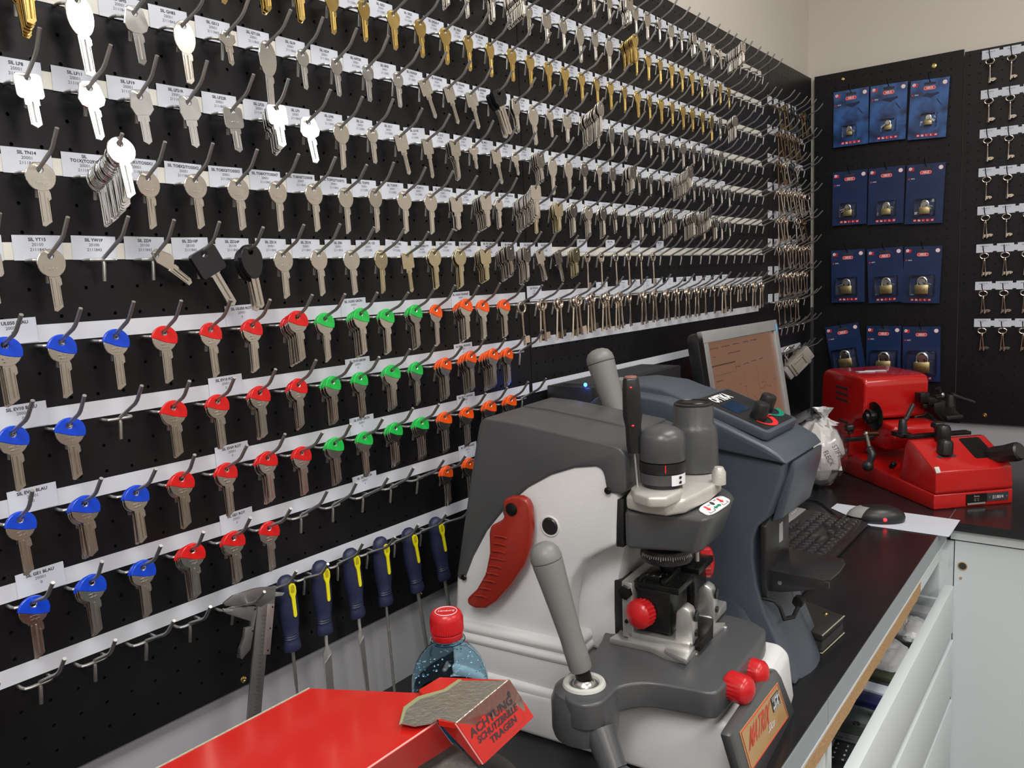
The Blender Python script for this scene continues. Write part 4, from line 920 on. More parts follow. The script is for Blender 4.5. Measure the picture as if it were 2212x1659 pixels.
# red handle
gr = [(1083, 1087), (1090, 1077), (1104, 1073), (1124, 1073), (1138, 1082), (1144, 1098), (1147, 1140), (1144, 1180), (1131, 1222), (1103, 1264), (1072, 1300), (1048, 1316), (1026, 1316), (1009, 1307), (1007, 1294), (1028, 1274), (1047, 1240), (1056, 1195), (1055, 1152), (1058, 1137), (1074, 1129), (1086, 1122), (1088, 1105)]
MB().lathe([(.0145, 0), (.0145, .010)], F.side(1117, 1100, B0), -F.ey, 24).build('handle_hub', m_dgrey, t)
hg = MB().prism([F.side(u, v, B0 - .020) for u, v in gr], F.ey * .012).build('side_handle', m_redh, t, bevel=.0042, seg=3)
MB().lathe([(.0078, 0), (.0078, .0012), (.006, .002)], F.side(1105, 1100, B0 - .0205), -F.ey, 20).build('slotted_screw', m_bsteel, hg)
b = MB()
for i in range(9):
    u0 = [1068, 1066, 1064, 1061, 1056, 1050, 1043, 1034, 1024][i]; v0 = 1158 + i * 16; b.tube([F.side(u0, v0, B0 - .0205), F.side(u0 + 15, v0 + 1, B0 - .0218), F.side(u0 + 28, v0 + 5, B0 - .0205)], .0011, 6)
b.build('grip_ridges', m_redh, hg)
# carriage: dark slab with hub for the joystick
zt = .126
def zp(pts, z): return [at(u, v, z=CT + z) for u, v in pts]
slab = smooth_path([(q.x, q.y, 0) for q in zp([(1215, 1478), (1228, 1452), (1262, 1440), (1300, 1380), (1340, 1320), (1530, 1322), (1610, 1337), (1643, 1352), (1652, 1368), (1600, 1440), (1560, 1486), (1535, 1496), (1480, 1486), (1400, 1474), (1340, 1482), (1318, 1500), (1295, 1518), (1255, 1522), (1222, 1508), (1215, 1478)], zt)], 4)[:-1]
MB().prism([Vector((q.x, q.y, CT + zt)) for q in slab], (0, 0, -.030)).build('carriage', m_dgrey, t, bevel=.006, seg=3)
hubc = at(1262, 1480, z=CT + zt)
MB().lathe([(.034, -.052), (.036, -.045), (.036, -.014), (.032, -.003), (.025, .0015)], hubc, (0, 0, 1), 36).build('joystick_hub', m_dgrey, t)
MB().ring(hubc + Vector((0, 0, .0015)), (0, 0, 1), .0195, .0038, 30, 8).build('hub_ring', mat('ivory_ring', (.55, .56, .52), .4), t)
MB().ball(hubc + Vector((0, 0, -.004)), .0145, 16).build('chrome_ball', m_steel, t)
# joystick, leaning
j0 = hubc + Vector((0, 0, .008)); j1 = at(1180, 1205, y=hubc.y - .012); jd = (j1 - j0); JL = jd.length
jg = MB().lathe([(.0085, 0), (.0085, .014)], j0 - jd.normalized() * .004, jd, 16).build('joystick_neck', m_bsteel, t)
MB().lathe([(.0115, .010), (.0125, .013), (.0125, .030), (.0122, JL * .35), (.0138, JL * .6), (.0158, JL * .85), (.0168, JL * .955), (.0168, JL * .97), (.0155, JL * .975)], j0, jd, 28).build('joystick_grip', m_hgrey, t)
MB().lathe([(.0158, JL * .975), (.0170, JL * .985), (.0172, JL * 1.0), (.0158, JL * 1.055), (.0125, JL * 1.095), (.007, JL * 1.12), (0, JL * 1.128)], j0, jd, 28).build('grip_cap', m_hgrey, t)
l1 = at(1318, 1640, y=hubc.y - .02); ld = (l1 - hubc).normalized()
MB().lathe([(.016, .045), (.0145, .085)], hubc, ld, 24).build('lower_stem', m_dgrey, t); MB().ball(hubc + ld * .100, .0195, 20).build('lower_ball', m_dgrey, t)
# knobs on the front of the carriage
for (u, v, dz) in ((1572, 1478, 0), (1606, 1445, 0)):
    c = at(u, v, x=.463 if u < 1600 else .455); MB().lathe([(.0045, -.02), (.0045, .004)], c, (1, .08, 0), 12).build('threaded_stud', m_bsteel, t)
    knob(c, (1, -.12, .0), .0148, .026, m_redk, t, 'red_knob', 44, .35, .06)
# dark front panel with sign
ta = F.front(1590, 1566, .492); tb = F.front(1683, 1440, .492)
def fplane(u, v, A=None): return F.front(u, v, .4955)
pan = [(1578, 1592), (1586, 1578), (1668, 1452), (1680, 1447), (1690, 1462), (1716, 1530), (1718, 1548), (1640, 1700), (1612, 1710)]
MB().prism([F.front(u, v, .4935) for u, v in pan], F.ex * -.012).build('front_panel', m_dgrey, t, bevel=.004)
sg = [F.front(u, v, .4942) for u, v in ((1598, 1583), (1680, 1474), (1704, 1548), (1622, 1668))]
m_gold = mat('copper_sign', (.62, .38, .15), .38, .25, .08, 40)
sign = MB().prism(sg, F.ex * -.0006).build('name_plate', m_gold, t)
rv = (sg[1] - sg[0]).normalized(); uv = (sg[0] - sg[3]).normalized()
b = MB(); c_ = (sg[0] + sg[1] + sg[2] + sg[3]) / 4
inn = [c_ + (p - c_) * .955 + F.ex * .0003 for p in sg]
for i in range(4): b.tube([inn[i], inn[(i + 1) % 4]], .00035, 4)
b.build('plate_border', m_lred, sign)
wd = (sg[1] - sg[0]).length; hg_ = (sg[0] - sg[3]).length
def S2(x, y, n=.0006): return sg[0] + rv * (wd * x) + (sg[3] - sg[0]) * y + F.ex * n
text('MATRIX', wd * .25, S2(.38, .38), rv, uv, mat('sign_red', (.80, .05, .01), .4), sign, 'sign_lettering', bold=.0002, sx=.58, shear=.15)
b = MB(); q0, q1, q2, q3 = S2(.74, .13, .0005), S2(.95, .13, .0005), S2(.95, .50, .0005), S2(.74, .50, .0005); b.quad(q0, q1, q2, q3); b.build('sign_block', m_ink, sign)
for i in range(9):
    y = .15 + i * .04
    if 3 <= i <= 5: continue
    MB().quad(S2(.76, y, .0007), S2(.93, y, .0007), S2(.93, y + .016, .0007), S2(.76, y + .016, .0007)).build('sign_stripe', m_lwht, sign)
text('SX', wd * .13, S2(.845, .32, .0008), rv, uv, m_lwht, sign, 'sign_lettering', bold=.0004, shear=.3)
text('Silca', wd * .10, S2(.62, .68, .0007), rv, uv, m_lwht, sign, 'sign_lettering', bold=.0003, shear=.3)
text('SILCA', wd * .05, S2(.85, .78, .0007), rv, uv, m_gold, sign, 'sign_lettering')
# vise assembly
P = lambda u, v, y: at(u, v, y=y)
def zprism(px, z, h, name, m, bev=.001, par=None): return MB().prism([at(u, v, z=CT + z) for u, v in px], (0, 0, -h)).build(name, m, par or t, bevel=bev)
zprism([(1316, 1378), (1335, 1366), (1360, 1330), (1500, 1345), (1567, 1344), (1530, 1375), (1482, 1424), (1440, 1414), (1400, 1396)], zt + .007, .007, 'vise_base_plate', m_alu)
zprism([(1470, 1370), (1503, 1328), (1541, 1336), (1540, 1358), (1512, 1388)], zt + .018, .012, 'black_slide_block', m_bsteel)
zprism([(1434, 1404), (1462, 1366), (1514, 1376), (1483, 1426)], zt + .011, .005, 'chip_tray', m_alu)
vy = at(1380, 1330, z=CT + .16).y
vb = F.w(0, 0, 0)
c0 = at(1400, 1392, z=CT + zt + .007); VF = Fr((c0.x, c0.y, CT), 5.0)         # vise frame: front lower edge of casting
VF.box(-.026, .050, .0, .135, zt + .006, zt + .018).build('vise_casting', m_alu, t, bevel=.002)
VF.box(-.032, -.018, .0, .135, zt + .010, zt + .078).build('vise_upright', m_alu, t, bevel=.002)
for b0 in (.006, .078):
    VF.prof([(.030, zt + .014), (.052, zt + .014), (.052, zt + .040), (.048, zt + .054), (.040, zt + .058), (.032, zt + .050)], b0, b0 + .018).build('vise_lug', m_alu, t, bevel=.0025)
    for a, z, r in ((.0435, zt + .046, .0065), (.0485, zt + .026, .004)): MB().lathe([(r, 0), (r, .0015), (r * .5, .0018)], VF.w(.0525, b0 + .009, z), F.ex, 14).build('bolt', m_bsteel, t)
for b0, b1 in ((.004, .060), (.072, .130)):
    VF.box(-.014, .026, b0, b1, zt + .022, zt + .072).build('vise_jaw', m_bsteel, t, bevel=.0015)
    VF.box(-.020, .036, b0 + .002, b1 - .002, zt + .070, zt + .078).build('jaw_plate', m_bsteel, t, bevel=.001)
    VF.box(-.010, .010, b0 + .010, b1 - .012, zt + .078, zt + .086).build('jaw_insert', m_bsteel, t, bevel=.001)
    VF.box(.014, .020, b0 + .004, b1 - .004, zt + .078, zt + .084).build('jaw_rib', m_bsteel, t, bevel=.0008)
    for i in range(3): VF.box(-.018 + i * .005, -.016 + i * .005, b0 + .004, b0 + .012, zt + .078, zt + .080).build('jaw_notch', m_bplas, t)
for i, s_ in enumerate('123'): text(s_, .006, VF.w(-.004 + i * .008, .012, zt + .0865), F.ex, F.ey, m_cast, t, 'jaw_number')
kc = P(1381, 1330, VF.w(0, 0, 0).y - .008); knob(kc + Vector((0, .014, 0)), (-.12, -1, .05), .0158, .019, m_redk, t, 'red_knob', 44, .6, .06)
MB().lathe([(.009, 0), (.009, .016)], kc + Vector((.004, .014, 0)), (0, 1, 0), 18).build('knob_collar', m_brass, t)
kc = at(1508, 1214, y=VF.w(0, .140, 0).y); knob(kc, (.85, .45, 0), .0185, .018, m_redk, t, 'red_knob', 44, .3, .06)
# dial on the left of the vise
dc = P(1330, 1300, VF.w(0, .02, 0).y)
MB().lathe([(.021, 0), (.021, .012), (.019, .014)], VF.w(-.038, .050, zt + .045), VF.ey * -1, 30).build('angle_dial', m_bsteel, t)
VF.box(-.052, -.032, .02, .055, zt - .0, zt + .070).build('dial_bracket', m_bplas, t, bevel=.002)
for i, s_ in enumerate(('45', '30', '15', '0')): text(s_, .0055, VF.w(-.053 + i * .007, .034, zt + .062 + i * .003), F.ex, (0, 0, 1), m_cast, t, 'dial_number')
MB().lathe([(.0085, 0), (.0085, .005), (.005, .006)], VF.w(-.026, .0, zt + .066), VF.ey * -1, 6).build('hex_bolt', m_bsteel, t)
screw_at(VF.w(-.026, 0, zt + .030), VF.ey * -1, .0025)
# spindle head
hy = .535
HB_ = .072
lower = [(1350, 1100), (1350, 1172), (1368, 1185), (1478, 1191), (1500, 1180), (1585, 1105), (1588, 1078), (1560, 1048), (1420, 1075)]
MB().prism([F.side(u, v, .024) for u, v in ((1329, 1078), (1347, 1078), (1347, 1183), (1331, 1181))], F.ey * .06).build('slide_column', m_bplas, t, bevel=.001)
hd = zp([(1352, 1094), (1380, 1106), (1425, 1112), (1482, 1112), (1500, 1106), (1572, 1068), (1588, 1072), (1590, 1062), (1570, 1048), (1555, 1046), (1420, 1035), (1372, 1045)], .300)
hd = zp([(1350, 1104), (1460, 1112), (1524, 1122), (1545, 1114), (1584, 1080), (1588, 1072), (1581, 1062), (1561, 1050), (1420, 1030), (1365, 1045)], .298)
lo = [Vector((q.x, q.y, CT + .254)) for q in hd]; cc = sum(lo, Vector()) / len(lo)
lo = [cc + (q - cc) * (.92 if q.x > cc.x else 1) - Vector((.012, 0, 0)) * (1 if q.x > cc.x + .02 else 0) for q in lo]
MB().loft([lo, hd]).build('head_housing', m_dgrey, t, bevel=.005, seg=3)
tp = zp([(1352, 1069), (1362, 1054), (1380, 1044), (1420, 1034), (1545, 1014), (1556, 1020), (1558, 1034), (1535, 1052), (1482, 1078), (1440, 1084), (1390, 1078)], .3165)
MB().prism(tp, (0, 0, -.0165)).build('head_casting', m_cast, t, bevel=.004, seg=3)
tp2 = zp([(1362, 1052), (1380, 1040), (1460, 1032), (1478, 1040), (1470, 1062), (1440, 1074), (1400, 1074), (1370, 1064)], .325)
MB().prism(tp2, (0, 0, -.012)).build('head_casting_step', m_cast, t, bevel=.003, seg=3)
MB().lathe([(.008, -.004), (.008, .010), (.005, .016)], at(1553, 1038, z=CT + .318), (0, 0, 1), 16).build('casting_lug', m_cast, t)
screw_at(at(1403, 1097, y=tp[8].y), (0, -1, 0), .0055)
for u, v in ((1358, 1112), (1359, 1170)): screw_at(F.side(u, v, .030), -F.ey, .0042)
k1 = at(1432, 1046, z=CT + .326)
MB().lathe([(.0215, -.004), (.0215, .003)], k1, (0, 0, 1), 30).build('knob_seat', m_bplas, t)
kd = MB().lathe([(.0225, .003), (.0245, .004), (.0245, .0155)], k1, (0, 0, 1), 32).build('graduated_knob', m_dgrey, t)
MB().lathe([(.0250, .0165), (.0255, .018), (.0255, .0275)], k1, (0, 0, 1), 32).build('black_ring', m_bplas, t)
MB().lathe([(.0245, .0285), (.0252, .030), (.0252, .052), (.0235, .058), (.018, .063), (.009, .0665), (0, .067)], k1, (0, 0, 1), 36).build('domed_knob', m_dgrey, t)
vw = (CAM - k1); vw.z = 0; vw.normalize(); sdv = Vector((-vw.y, vw.x, 0))
q = (vw + sdv * .12).normalized(); MB().hexa([k1 + q * r + sdv * s_ + Vector((0, 0, z)) for z in (.0185, .0272) for r, s_ in ((.0250, -.0006), (.0259, -.0006), (.0259, .0006), (.0250, .0006))]).build('red_mark', m_lred, t)
b = MB(); pr = []
for i in range(7):
    a = math.radians(22 + i * 9); d = vw * math.cos(a) + sdv * math.sin(a); pr.append((k1 + d * .0250 + Vector((0, 0, .0035)), k1 + d * .0250 + Vector((0, 0, .0152))))
for i in range(6): b.quad(pr[i][0], pr[i + 1][0], pr[i + 1][1], pr[i][1])
st = b.build('white_sticker', m_lwht, t)
a = math.radians(48); d = vw * math.cos(a) + sdv * math.sin(a); e_ = Vector((-d.y, d.x, 0)); b = MB(); c_ = k1 + d * .0254 + Vector((0, 0, .0093))
for sgn in (1, -1): b.quad(*[c_ + e_ * x + Vector((0, 0, z * sgn)) for x, z in ((-.0012, .0042), (.0012, .0042), (.0026, .0024), (.0, .0006))]); b.quad(*[c_ + e_ * x + Vector((0, 0, z * sgn)) for x, z in ((-.0026, .0024), (-.0012, .0042), (.0012, .0042), (0, .0006))])
b.build('arrow_symbol', m_ink, st)
k2 = at(1502, 1040, z=CT + .318)
k2 = at(1500, 1012, z=CT + .318)
MB().lathe([(.0290, .0), (.0295, .004), (.0280, .048), (.0265, .054), (.0240, .058), (.0240, .078), (.0232, .080)], k2, (0, 0, 1), 36).build('motor_housing', m_dgrey, t)
MB().lathe([(.0235, .079), (.0235, .0815), (.021, .083)], k2, (0, 0, 1), 36).build('black_disc', m_bplas, t)
b = MB()
for rr in (.0200, .0175, .0150):
    b.ring(k2 + Vector((0, 0, .0832)), (0, 0, 1), rr, .0004, 30, 4)
b.build('disc_ridges', m_bsteel, t)
# label with arrows on the head front
la, lb_, lc, ld_ = at(1505, 1101, z=CT + .299), at(1557, 1069, z=CT + .299), at(1578, 1082, z=CT + .299), at(1534, 1117, z=CT + .299)
nrm = (lb_ - la).cross(ld_ - la).normalized(); nrm = nrm if nrm.z > 0 else -nrm
oo = rrect(0, 0, 1, 1, .3, 3); cpt = (la + lb_ + lc + ld_) / 4; ux = (lb_ - la) * .98; uy = (la - ld_)
lab = MB().prism([cpt + ux * p[0] + uy * p[1] - nrm * .0005 for p in oo], nrm * .0010).build('arrow_label', m_lwht, t)
def LQ(x, y): return cpt + ux * x + uy * y + nrm * .0007
b = MB()
for x in (-.27, .27): b.prism([LQ(x - .03, .34), LQ(x + .03, .30), LQ(x + .03, 0), LQ(x + .07, 0), LQ(x, -.2), LQ(x - .07, 0), LQ(x - .03, 0)], nrm * .0001)
b.build('red_arrow', m_lred, lab)
b = MB(); b.prism([LQ(-.14, -.2), LQ(-.06, -.05), LQ(-.06, -.13), LQ(.06, -.13), LQ(.06, -.05), LQ(.14, -.2), LQ(.06, -.36), LQ(.06, -.27), LQ(-.06, -.27), LQ(-.06, -.36)], nrm * .0001); b.build('green_arrow', mat('print_green', (.0, .22, .14), .4), lab)
b = MB(); b.prism([LQ(.05 * math.cos(q_), .2 + .2 * math.sin(q_)) for q_ in [i * math.pi / 6 for i in range(12)]], nrm * .0001)
for x in (-.27, .27): b.tube([LQ(x - .1, -.22), LQ(x - .1, -.38), LQ(x + .1, -.38), LQ(x + .1, -.22)], .00035, 4)
b.build('label_symbol', m_ink, lab)
text('ON', .004, LQ(-.14, .22), ux, uy, m_ink, lab, 'printed_text'); text('OFF', .004, LQ(.16, .3), ux, uy, m_ink, lab, 'printed_text')
# spindle, dial ring and cutter
k3 = at(1440, 1186, z=CT + .238)
MB().lathe([(.028, .004), (.030, .000), (.031, -.006), (.029, -.011), (.022, -.013)], k3, (0, 0, 1), 48).build('dial_ring', m_bplas, t)
b = MB()
for i in range(26):
    a = math.radians(-65 + i * 5.2); d = vw * math.cos(a) + sdv * math.sin(a); b.tube([k3 + d * .0300 + Vector((0, 0, .0)), k3 + d * .0312 + Vector((0, 0, -.0045 if i % 5 == 0 else -.003))], .0003, 4)
b.build('scale_marks', m_lwht, t)
MB().lathe([(.010, -.012), (.010, -.020), (.005, -.028)], k3, (0, 0, 1), 20).build('collet', m_bsteel, t)
MB().lathe([(.0030, -.024), (.0030, -.040), (.0026, -.042)], k3, (0, 0, 1), 14).build('cutter', m_steel, t)
k4 = at(1505, 1160, z=CT + .240)
MB().lathe([(.0028, .02), (.0028, -.030)], k4, (0, 0, 1), 12).build('tracer', m_alu, t)
MB().lathe([(.009, .012), (.009, -.004)], k4 + Vector((.008, .01, 0)), (0, 0, 1), 16).build('tracer_clamp', m_bplas, t)
for u, v in ((1502, 1413), (1566, 1356), (1340, 1378)): screw_at(at(u, v, z=CT + zt), (0, 0, 1), .0028, m_alu)
# far lever grip
g0 = at(1330, 890, y=.665); g1 = at(1295, 772, y=.665); gd = g1 - g0; GL = gd.length
MB().lathe([(.0150, -.02), (.0150, 0), (.0175, GL * .6), (.0190, GL * .88), (.0190, GL * .90)], g0, gd, 28).build('far_grip', m_hgrey, t)
MB().lathe([(.0188, GL * .91), (.0195, GL * .93), (.0185, GL * 1.02), (.0145, GL * 1.10), (.008, GL * 1.145), (0, GL * 1.16)], g0, gd, 28).build('grip_cap', m_hgrey, t)
MB().prism([at(u, v, y=.675) for u, v in ((1318, 822), (1326, 817), (1345, 820), (1360, 836), (1360, 890), (1326, 890))], (0, .02, 0)).build('lever_fin', m_hgrey, t, bevel=.004)
# screwdriver stuck in the head
t = thing('screwdriver', 'slim black screwdriver standing upright in the grey machine head', 'screwdriver', at(1378, 1048, z=CT + .325))
s0 = at(1378, 1050, z=CT + .325); s1 = at(1371, 978, y=s0.y); s2 = at(1362, 815, y=s0.y - .002)
MB().tube([s0 - Vector((0, 0, .004)), s1], .0014, 10).build('blade', m_alu, t)
d = (s2 - s1); dl = d.length; d.normalize(); e_ = vw.cross(d).normalized(); f_ = e_.cross(d)
rg = []
for h, a_, b_ in ((0, .0075, .006), (.008, .0085, .007), (.03, .0085, .008), (dl * .5, .0105, .009), (dl * .85, .0095, .009), (dl * .97, .0085, .008), (dl, .0075, .007)):
    rg.append([s1 + d * h + e_ * x * a_ + f_ * y * b_ for x, y in ((-1, -.5), (-.5, -1), (.5, -1), (1, -.5), (1, .5), (.5, 1), (-.5, 1), (-1, .5))])
MB().loft(rg).build('handle', m_bplas, t, bevel=.0008)
MB().lathe([(.0072, 0), (.0065, .0012)], s2, d, 12).build('worn_red_end', mat('worn_red', (.28, .10, .08), .6), t)
for h in (dl * .38, dl * .88): MB().ball(s1 + d * h - f_ * .0086, .0018, 8, (1, 1, .8)).build('paint_spot', m_lred, t)
# ================================================================ SLATE BLUE KEY READER (behind)
t = thing('key_reading_machine', 'slate blue key reading machine with sloping control panel and black tray', 'machine', (.30, .81, CT))
def xz(pts, y, dz=0): return [Vector((x, y, CT + z + dz)) for x, z in pts]
YN, YFAR = .738, .888
def yat(pts, y): return [at(u, v, y=y) for u, v in pts]
# lower shell: profile in x, z
low = [(.10, 0), (.455, 0), (.452, .006), (.440, .030), (.428, .060), (.412, .095), (.402, .130), (.397, .165), (.398, .195), (.404, .213), (.418, .228), (.436, .285), (.4385, .302), (.350, .318), (.22, .322), (.14, .31), (.11, .25)]
lo_b = MB().prism(xz(low, YN + .008), (0, YFAR - YN - .016, 0)).build('lower_shell', m_blue, t, bevel=.006, seg=3)
# rounded foot at the front
foot = []
for h, xf, hw in ((0, .462, .084), (.03, .450, .080), (.07, .432, .073), (.11, .418, .066), (.14, .410, .060)):
    r_ = []
    for i in range(13):
        a = -math.pi / 2 + math.pi * i / 12; r_.append(Vector((xf - .055 + .055 * math.cos(a), (YN + YFAR) / 2 + hw * math.sin(a), CT + h)))
    r_ += [Vector((xf - .20, (YN + YFAR) / 2 + hw, CT + h)), Vector((xf - .20, (YN + YFAR) / 2 - hw, CT + h))]; foot.append(r_)
MB().loft(foot).build('foot', m_blue, t, angle=50)
# upper hood
up = [(.135, .320), (.350, .316), (.4365, .306), (.446, .305), (.437, .3165), (.420, .326), (.362, .350), (.312, .369), (.270, .380), (.215, .386), (.165, .380), (.140, .362)]
MB().prism(xz(up, YN - .002), (0, YFAR - YN + .006, 0)).build('hood', m_blue, t, bevel=.005, seg=3)
MB().prism(xz([(.236, .372), (.303, .364), (.316, .372), (.252, .3935), (.20, .398), (.155, .393), (.15, .375)], YN + .03), (0, .10, 0)).build('hood_top', m_blue, t, bevel=.008, seg=3)
fr_ = [(.4385, .300), (.447, .304), (.446, .285), (.430, .222), (.414, .214)]
MB().prism(xz(fr_, YN + .03), (0, YFAR - YN - .030, 0)).build('front_shell', m_blue, t, bevel=.003)
# control panel
cx = (.313, .372); cx2 = (.4105, .336); sl = Vector((cx2[0] - cx[0], 0, cx2[1] - cx[1])); sll = sl.length; sl.normalize(); un = Vector((-sl.z, 0, sl.x)); O = Vector((cx[0], .755, CT + cx[1]))
def CP(a, b, n=0): return O + sl * a + Vector((0, b, 0)) + un * n
MB().prism([CP(sll / 2 + p[0], .053 + p[1], -.004) for p in rrect(0, 0, sll + .012, .118, .008)], un * .013).build('panel_housing', m_blue, t, bevel=.002)
cp = MB().prism([CP(sll / 2 + p[0], .053 + p[1], .009) for p in rrect(0, 0, sll, .104, .004)], un * .0006).build('control_panel', m_bplas, t)
text('OPTIKA', .0225, CP(.015, .046, .0105), (0, 1, 0), -sl, m_lwht, cp, 'panel_lettering', bold=.0010, sx=.72, shear=.0)
MB().hexa([CP(a, b, n) for n in (.0090, .0102) for a, b in ((.028, .014), (.056, .014), (.056, .062), (.028, .062))]).build('display', mat('dark_display', (.015, .03, .06), .08, 0, .5, 60), cp)
for (a, b, c, nm) in ((.078, .032, m_lred, 'red'), (.068, .084, mat('print_green', (0, .22, .14), .4), 'green')):
    bb = MB(); A_ = []
    for i in range(12):
        q = math.radians(-75 + 150 * i / 11)
        A_.append((q, .0135 + .001 * i, .0165 + .0016 * i))
    for i in range(11): bb.quad(CP(a + A_[i][1] * math.cos(A_[i][0]), b + A_[i][1] * math.sin(A_[i][0]), .0102), CP(a + A_[i + 1][1] * math.cos(A_[i + 1][0]), b + A_[i + 1][1] * math.sin(A_[i + 1][0]), .0102), CP(a + A_[i + 1][2] * math.cos(A_[i + 1][0]), b + A_[i + 1][2] * math.sin(A_[i + 1][0]), .0102), CP(a + A_[i][2] * math.cos(A_[i][0]), b + A_[i][2] * math.sin(A_[i][0]), .0102))
    bb.build(nm + '_arc', c, cp)
    MB().lathe([(.0105, .0095), (.0112, .011), (.0104, .030), (.0094, .0325), (0, .033)], CP(a, b, 0), un, 30, flute=(.03, .0100)).build('control_knob', m_bplas, cp)
MB().prism([CP(.074, .062, .0102), CP(.084, .070, .0102), CP(.082, .060, .0102), CP(.088, .052, .0102)], un * .0003).build('red_symbol', m_lred, cp)
# bracket and tray
MB().prism([Vector((.4075, y, CT + z)) for y, z in ((YN + .008, .135), (YN + .008, .215), (YN + .045, .232), (YN + .10, .240), (YN + .10, .115), (YN + .01, .115))], (.008, 0, 0)).build('bracket_plate', m_bplas, t, bevel=.0015)
MB().box((.4152, YN + .058, CT + .178), (.4162, YN + .072, CT + .205)).build('bracket_window', m_trim, t)
zt2 = CT + .148
MB().prism([Vector((x, y, zt2)) for x, y in ((.410, .757), (.487, .757), (.493, .766), (.4955, .80), (.4935, .835), (.487, .850), (.410, .856))], (0, 0, .003)).build('tray', m_bplas, t, bevel=.001)
MB().prism([Vector((x, .757, z)) for x, z in ((.408, zt2 - .028), (.430, zt2 - .026), (.494, zt2 - .008), (.494, zt2 + .001), (.408, zt2 + .001))], (0, .004, 0)).build('tray_side', m_bplas, t, bevel=.0008)
MB().lathe([(.003, 0), (.003, .001)], (.430, .757, zt2 - .012), (0, -1, 0), 12).build('rivet', m_steel, t)
MB().tube([(.395, .752, zt2 - .036), (.425, .752, zt2 - .037), (.432, .752, zt2 - .044), (.436, .756, zt2 - .062), (.444, .77, zt2 - .062), (.448, .79, zt2 - .045)], .0032, 8).build('tray_support', m_bplas, t)
MB().lathe([(.007, 0), (.007, .012), (.004, .014)], (.446, .78, zt2 - .045), (0, 1, 0), 12, flute=(.1, .006)).build('tray_lock', m_bsteel, t)

# ================================================================ COMPUTER, MONITOR
t = thing('desktop_computer', 'black tower computer with blue power light behind the grey machines', 'computer', (.055, .98, CT))
XF, ZTP = .100, .378
MB().box((.012, .830, CT), (XF, 1.155, CT + ZTP)).build('case', m_bplas, t, bevel=.003)
b = MB()
for i in range(34): b.box((.022, .856 + i * .0085, CT + ZTP), (XF - .012, .8605 + i * .0085, CT + ZTP + .0012))
b.build('top_grille', m_dgrey, t)
MB().box((.012, .822, CT), (XF, .831, CT + ZTP)).build('front_panel', m_bplas, t, bevel=.002)
led = glow('blue_led', (.02, .12, 1.0), 14)
pl_ = at(1282, 832, y=.8215); MB().lathe([(.0032, 0), (.0032, .0008)], (min(pl_.x, XF - .01), .8215, pl_.z), (0, -1, 0), 14).build('power_light', led, t)
l = bpy.data.lights.new('power_light_glow', 'POINT'); l.energy = .02; l.color = (.05, .15, 1); l.shadow_soft_size = .004; lo_ = link('power_light_glow', l); lo_.location = (min(pl_.x, XF - .01), .812, pl_.z)
MB().box((XF, 1.0, CT + ZTP - .030), (XF + .0006, 1.045, CT + ZTP - .008)).build('white_sticker', m_paper, t)
tag(MB().tube(smooth_path([(.05, 1.155, CT + .30), (.06, 1.185, CT + .33), (.05, 1.20, CT + .26), (.04, 1.21, CT + .12), (.04, 1.20, CT + .002)]), .0035, 8).build('cable', m_bplas), 'black cable hanging behind the tower computer', 'cable')

A = at(1516, 716, z=CT + .437); B_ = at(1677, 690, z=CT + .437); Cc = at(1715, 925, y=B_.y + .004)
rx_ = (B_ - A); MW_ = rx_.length; rx_.normalize(); dn_ = (Cc - B_); dn_ = (dn_ - rx_ * dn_.dot(rx_)).normalized(); nn = rx_.cross(-dn_).normalized()
if nn.x < 0: nn = -nn
t = thing('monitor', 'silver-framed flat monitor showing a brownish web page, leaning at the wall', 'monitor', (.16, 1.45, CT))
def MQ(x, y, n=0): return A + rx_ * x + dn_ * y + nn * n
MHH = .335
def ringplate(x0, x1, y0, y1, X0, X1, Y0, Y1, n0, n1, name, m):
    b = MB()
    for (a0, a1, c0, c1) in ((X0, X1, Y0, y0), (X0, X1, y1, Y1), (X0, x0, y0, y1), (x1, X1, y0, y1)): b.hexa([MQ(a0, c0, n0), MQ(a1, c0, n0), MQ(a1, c0, n1), MQ(a0, c0, n1), MQ(a0, c1, n0), MQ(a1, c1, n0), MQ(a1, c1, n1), MQ(a0, c1, n1)])
    return b.build(name, m, t, bevel=.0012)
ringplate(.020, MW_ - .020, .024, MHH - .030, 0, MW_, 0, MHH, -.012, 0, 'bezel', m_silverp)
b = MB(); b.prism([MQ(p[0] + MW_ / 2, p[1] + MHH / 2, -.012) for p in rrect(0, 0, MW_ - .004, MHH - .004, .020)], nn * -.028); b.build('back_shell', m_bplas, t, bevel=.004)
b = MB(); b.prism([MQ(p[0] + MW_ / 2, p[1] + MHH / 2 + .02, -.040) for p in rrect(0, 0, MW_ - .08, MHH - .12, .02)], nn * -.020)
for i in range(14): b.hexa([MQ(.05 + q[0], .09 + i * .012 + q[1], q[2]) for q in ((0, 0, -.040), (.26, 0, -.040), (.26, 0, -.062), (0, 0, -.062), (0, .005, -.040), (.26, .005, -.040), (.26, .005, -.062), (0, .005, -.062))])
b.build('vented_back', m_bplas, t)
m_scr = mat('lit_screen', (.02, .015, .012), .25); nb = m_scr.node_tree.nodes['Principled BSDF']; nb.inputs['Emission Color'].default_value = (.26, .13, .08, 1); nb.inputs['Emission Strength'].default_value = .62
sx0, sx1, sy0, sy1 = .020, MW_ - .020, .024, MHH - .030
MB().quad(MQ(sx0, sy0, -.006), MQ(sx1, sy0, -.006), MQ(sx1, sy1, -.006), MQ(sx0, sy1, -.006)).build('screen', m_scr, t, smooth=False)
scr = t
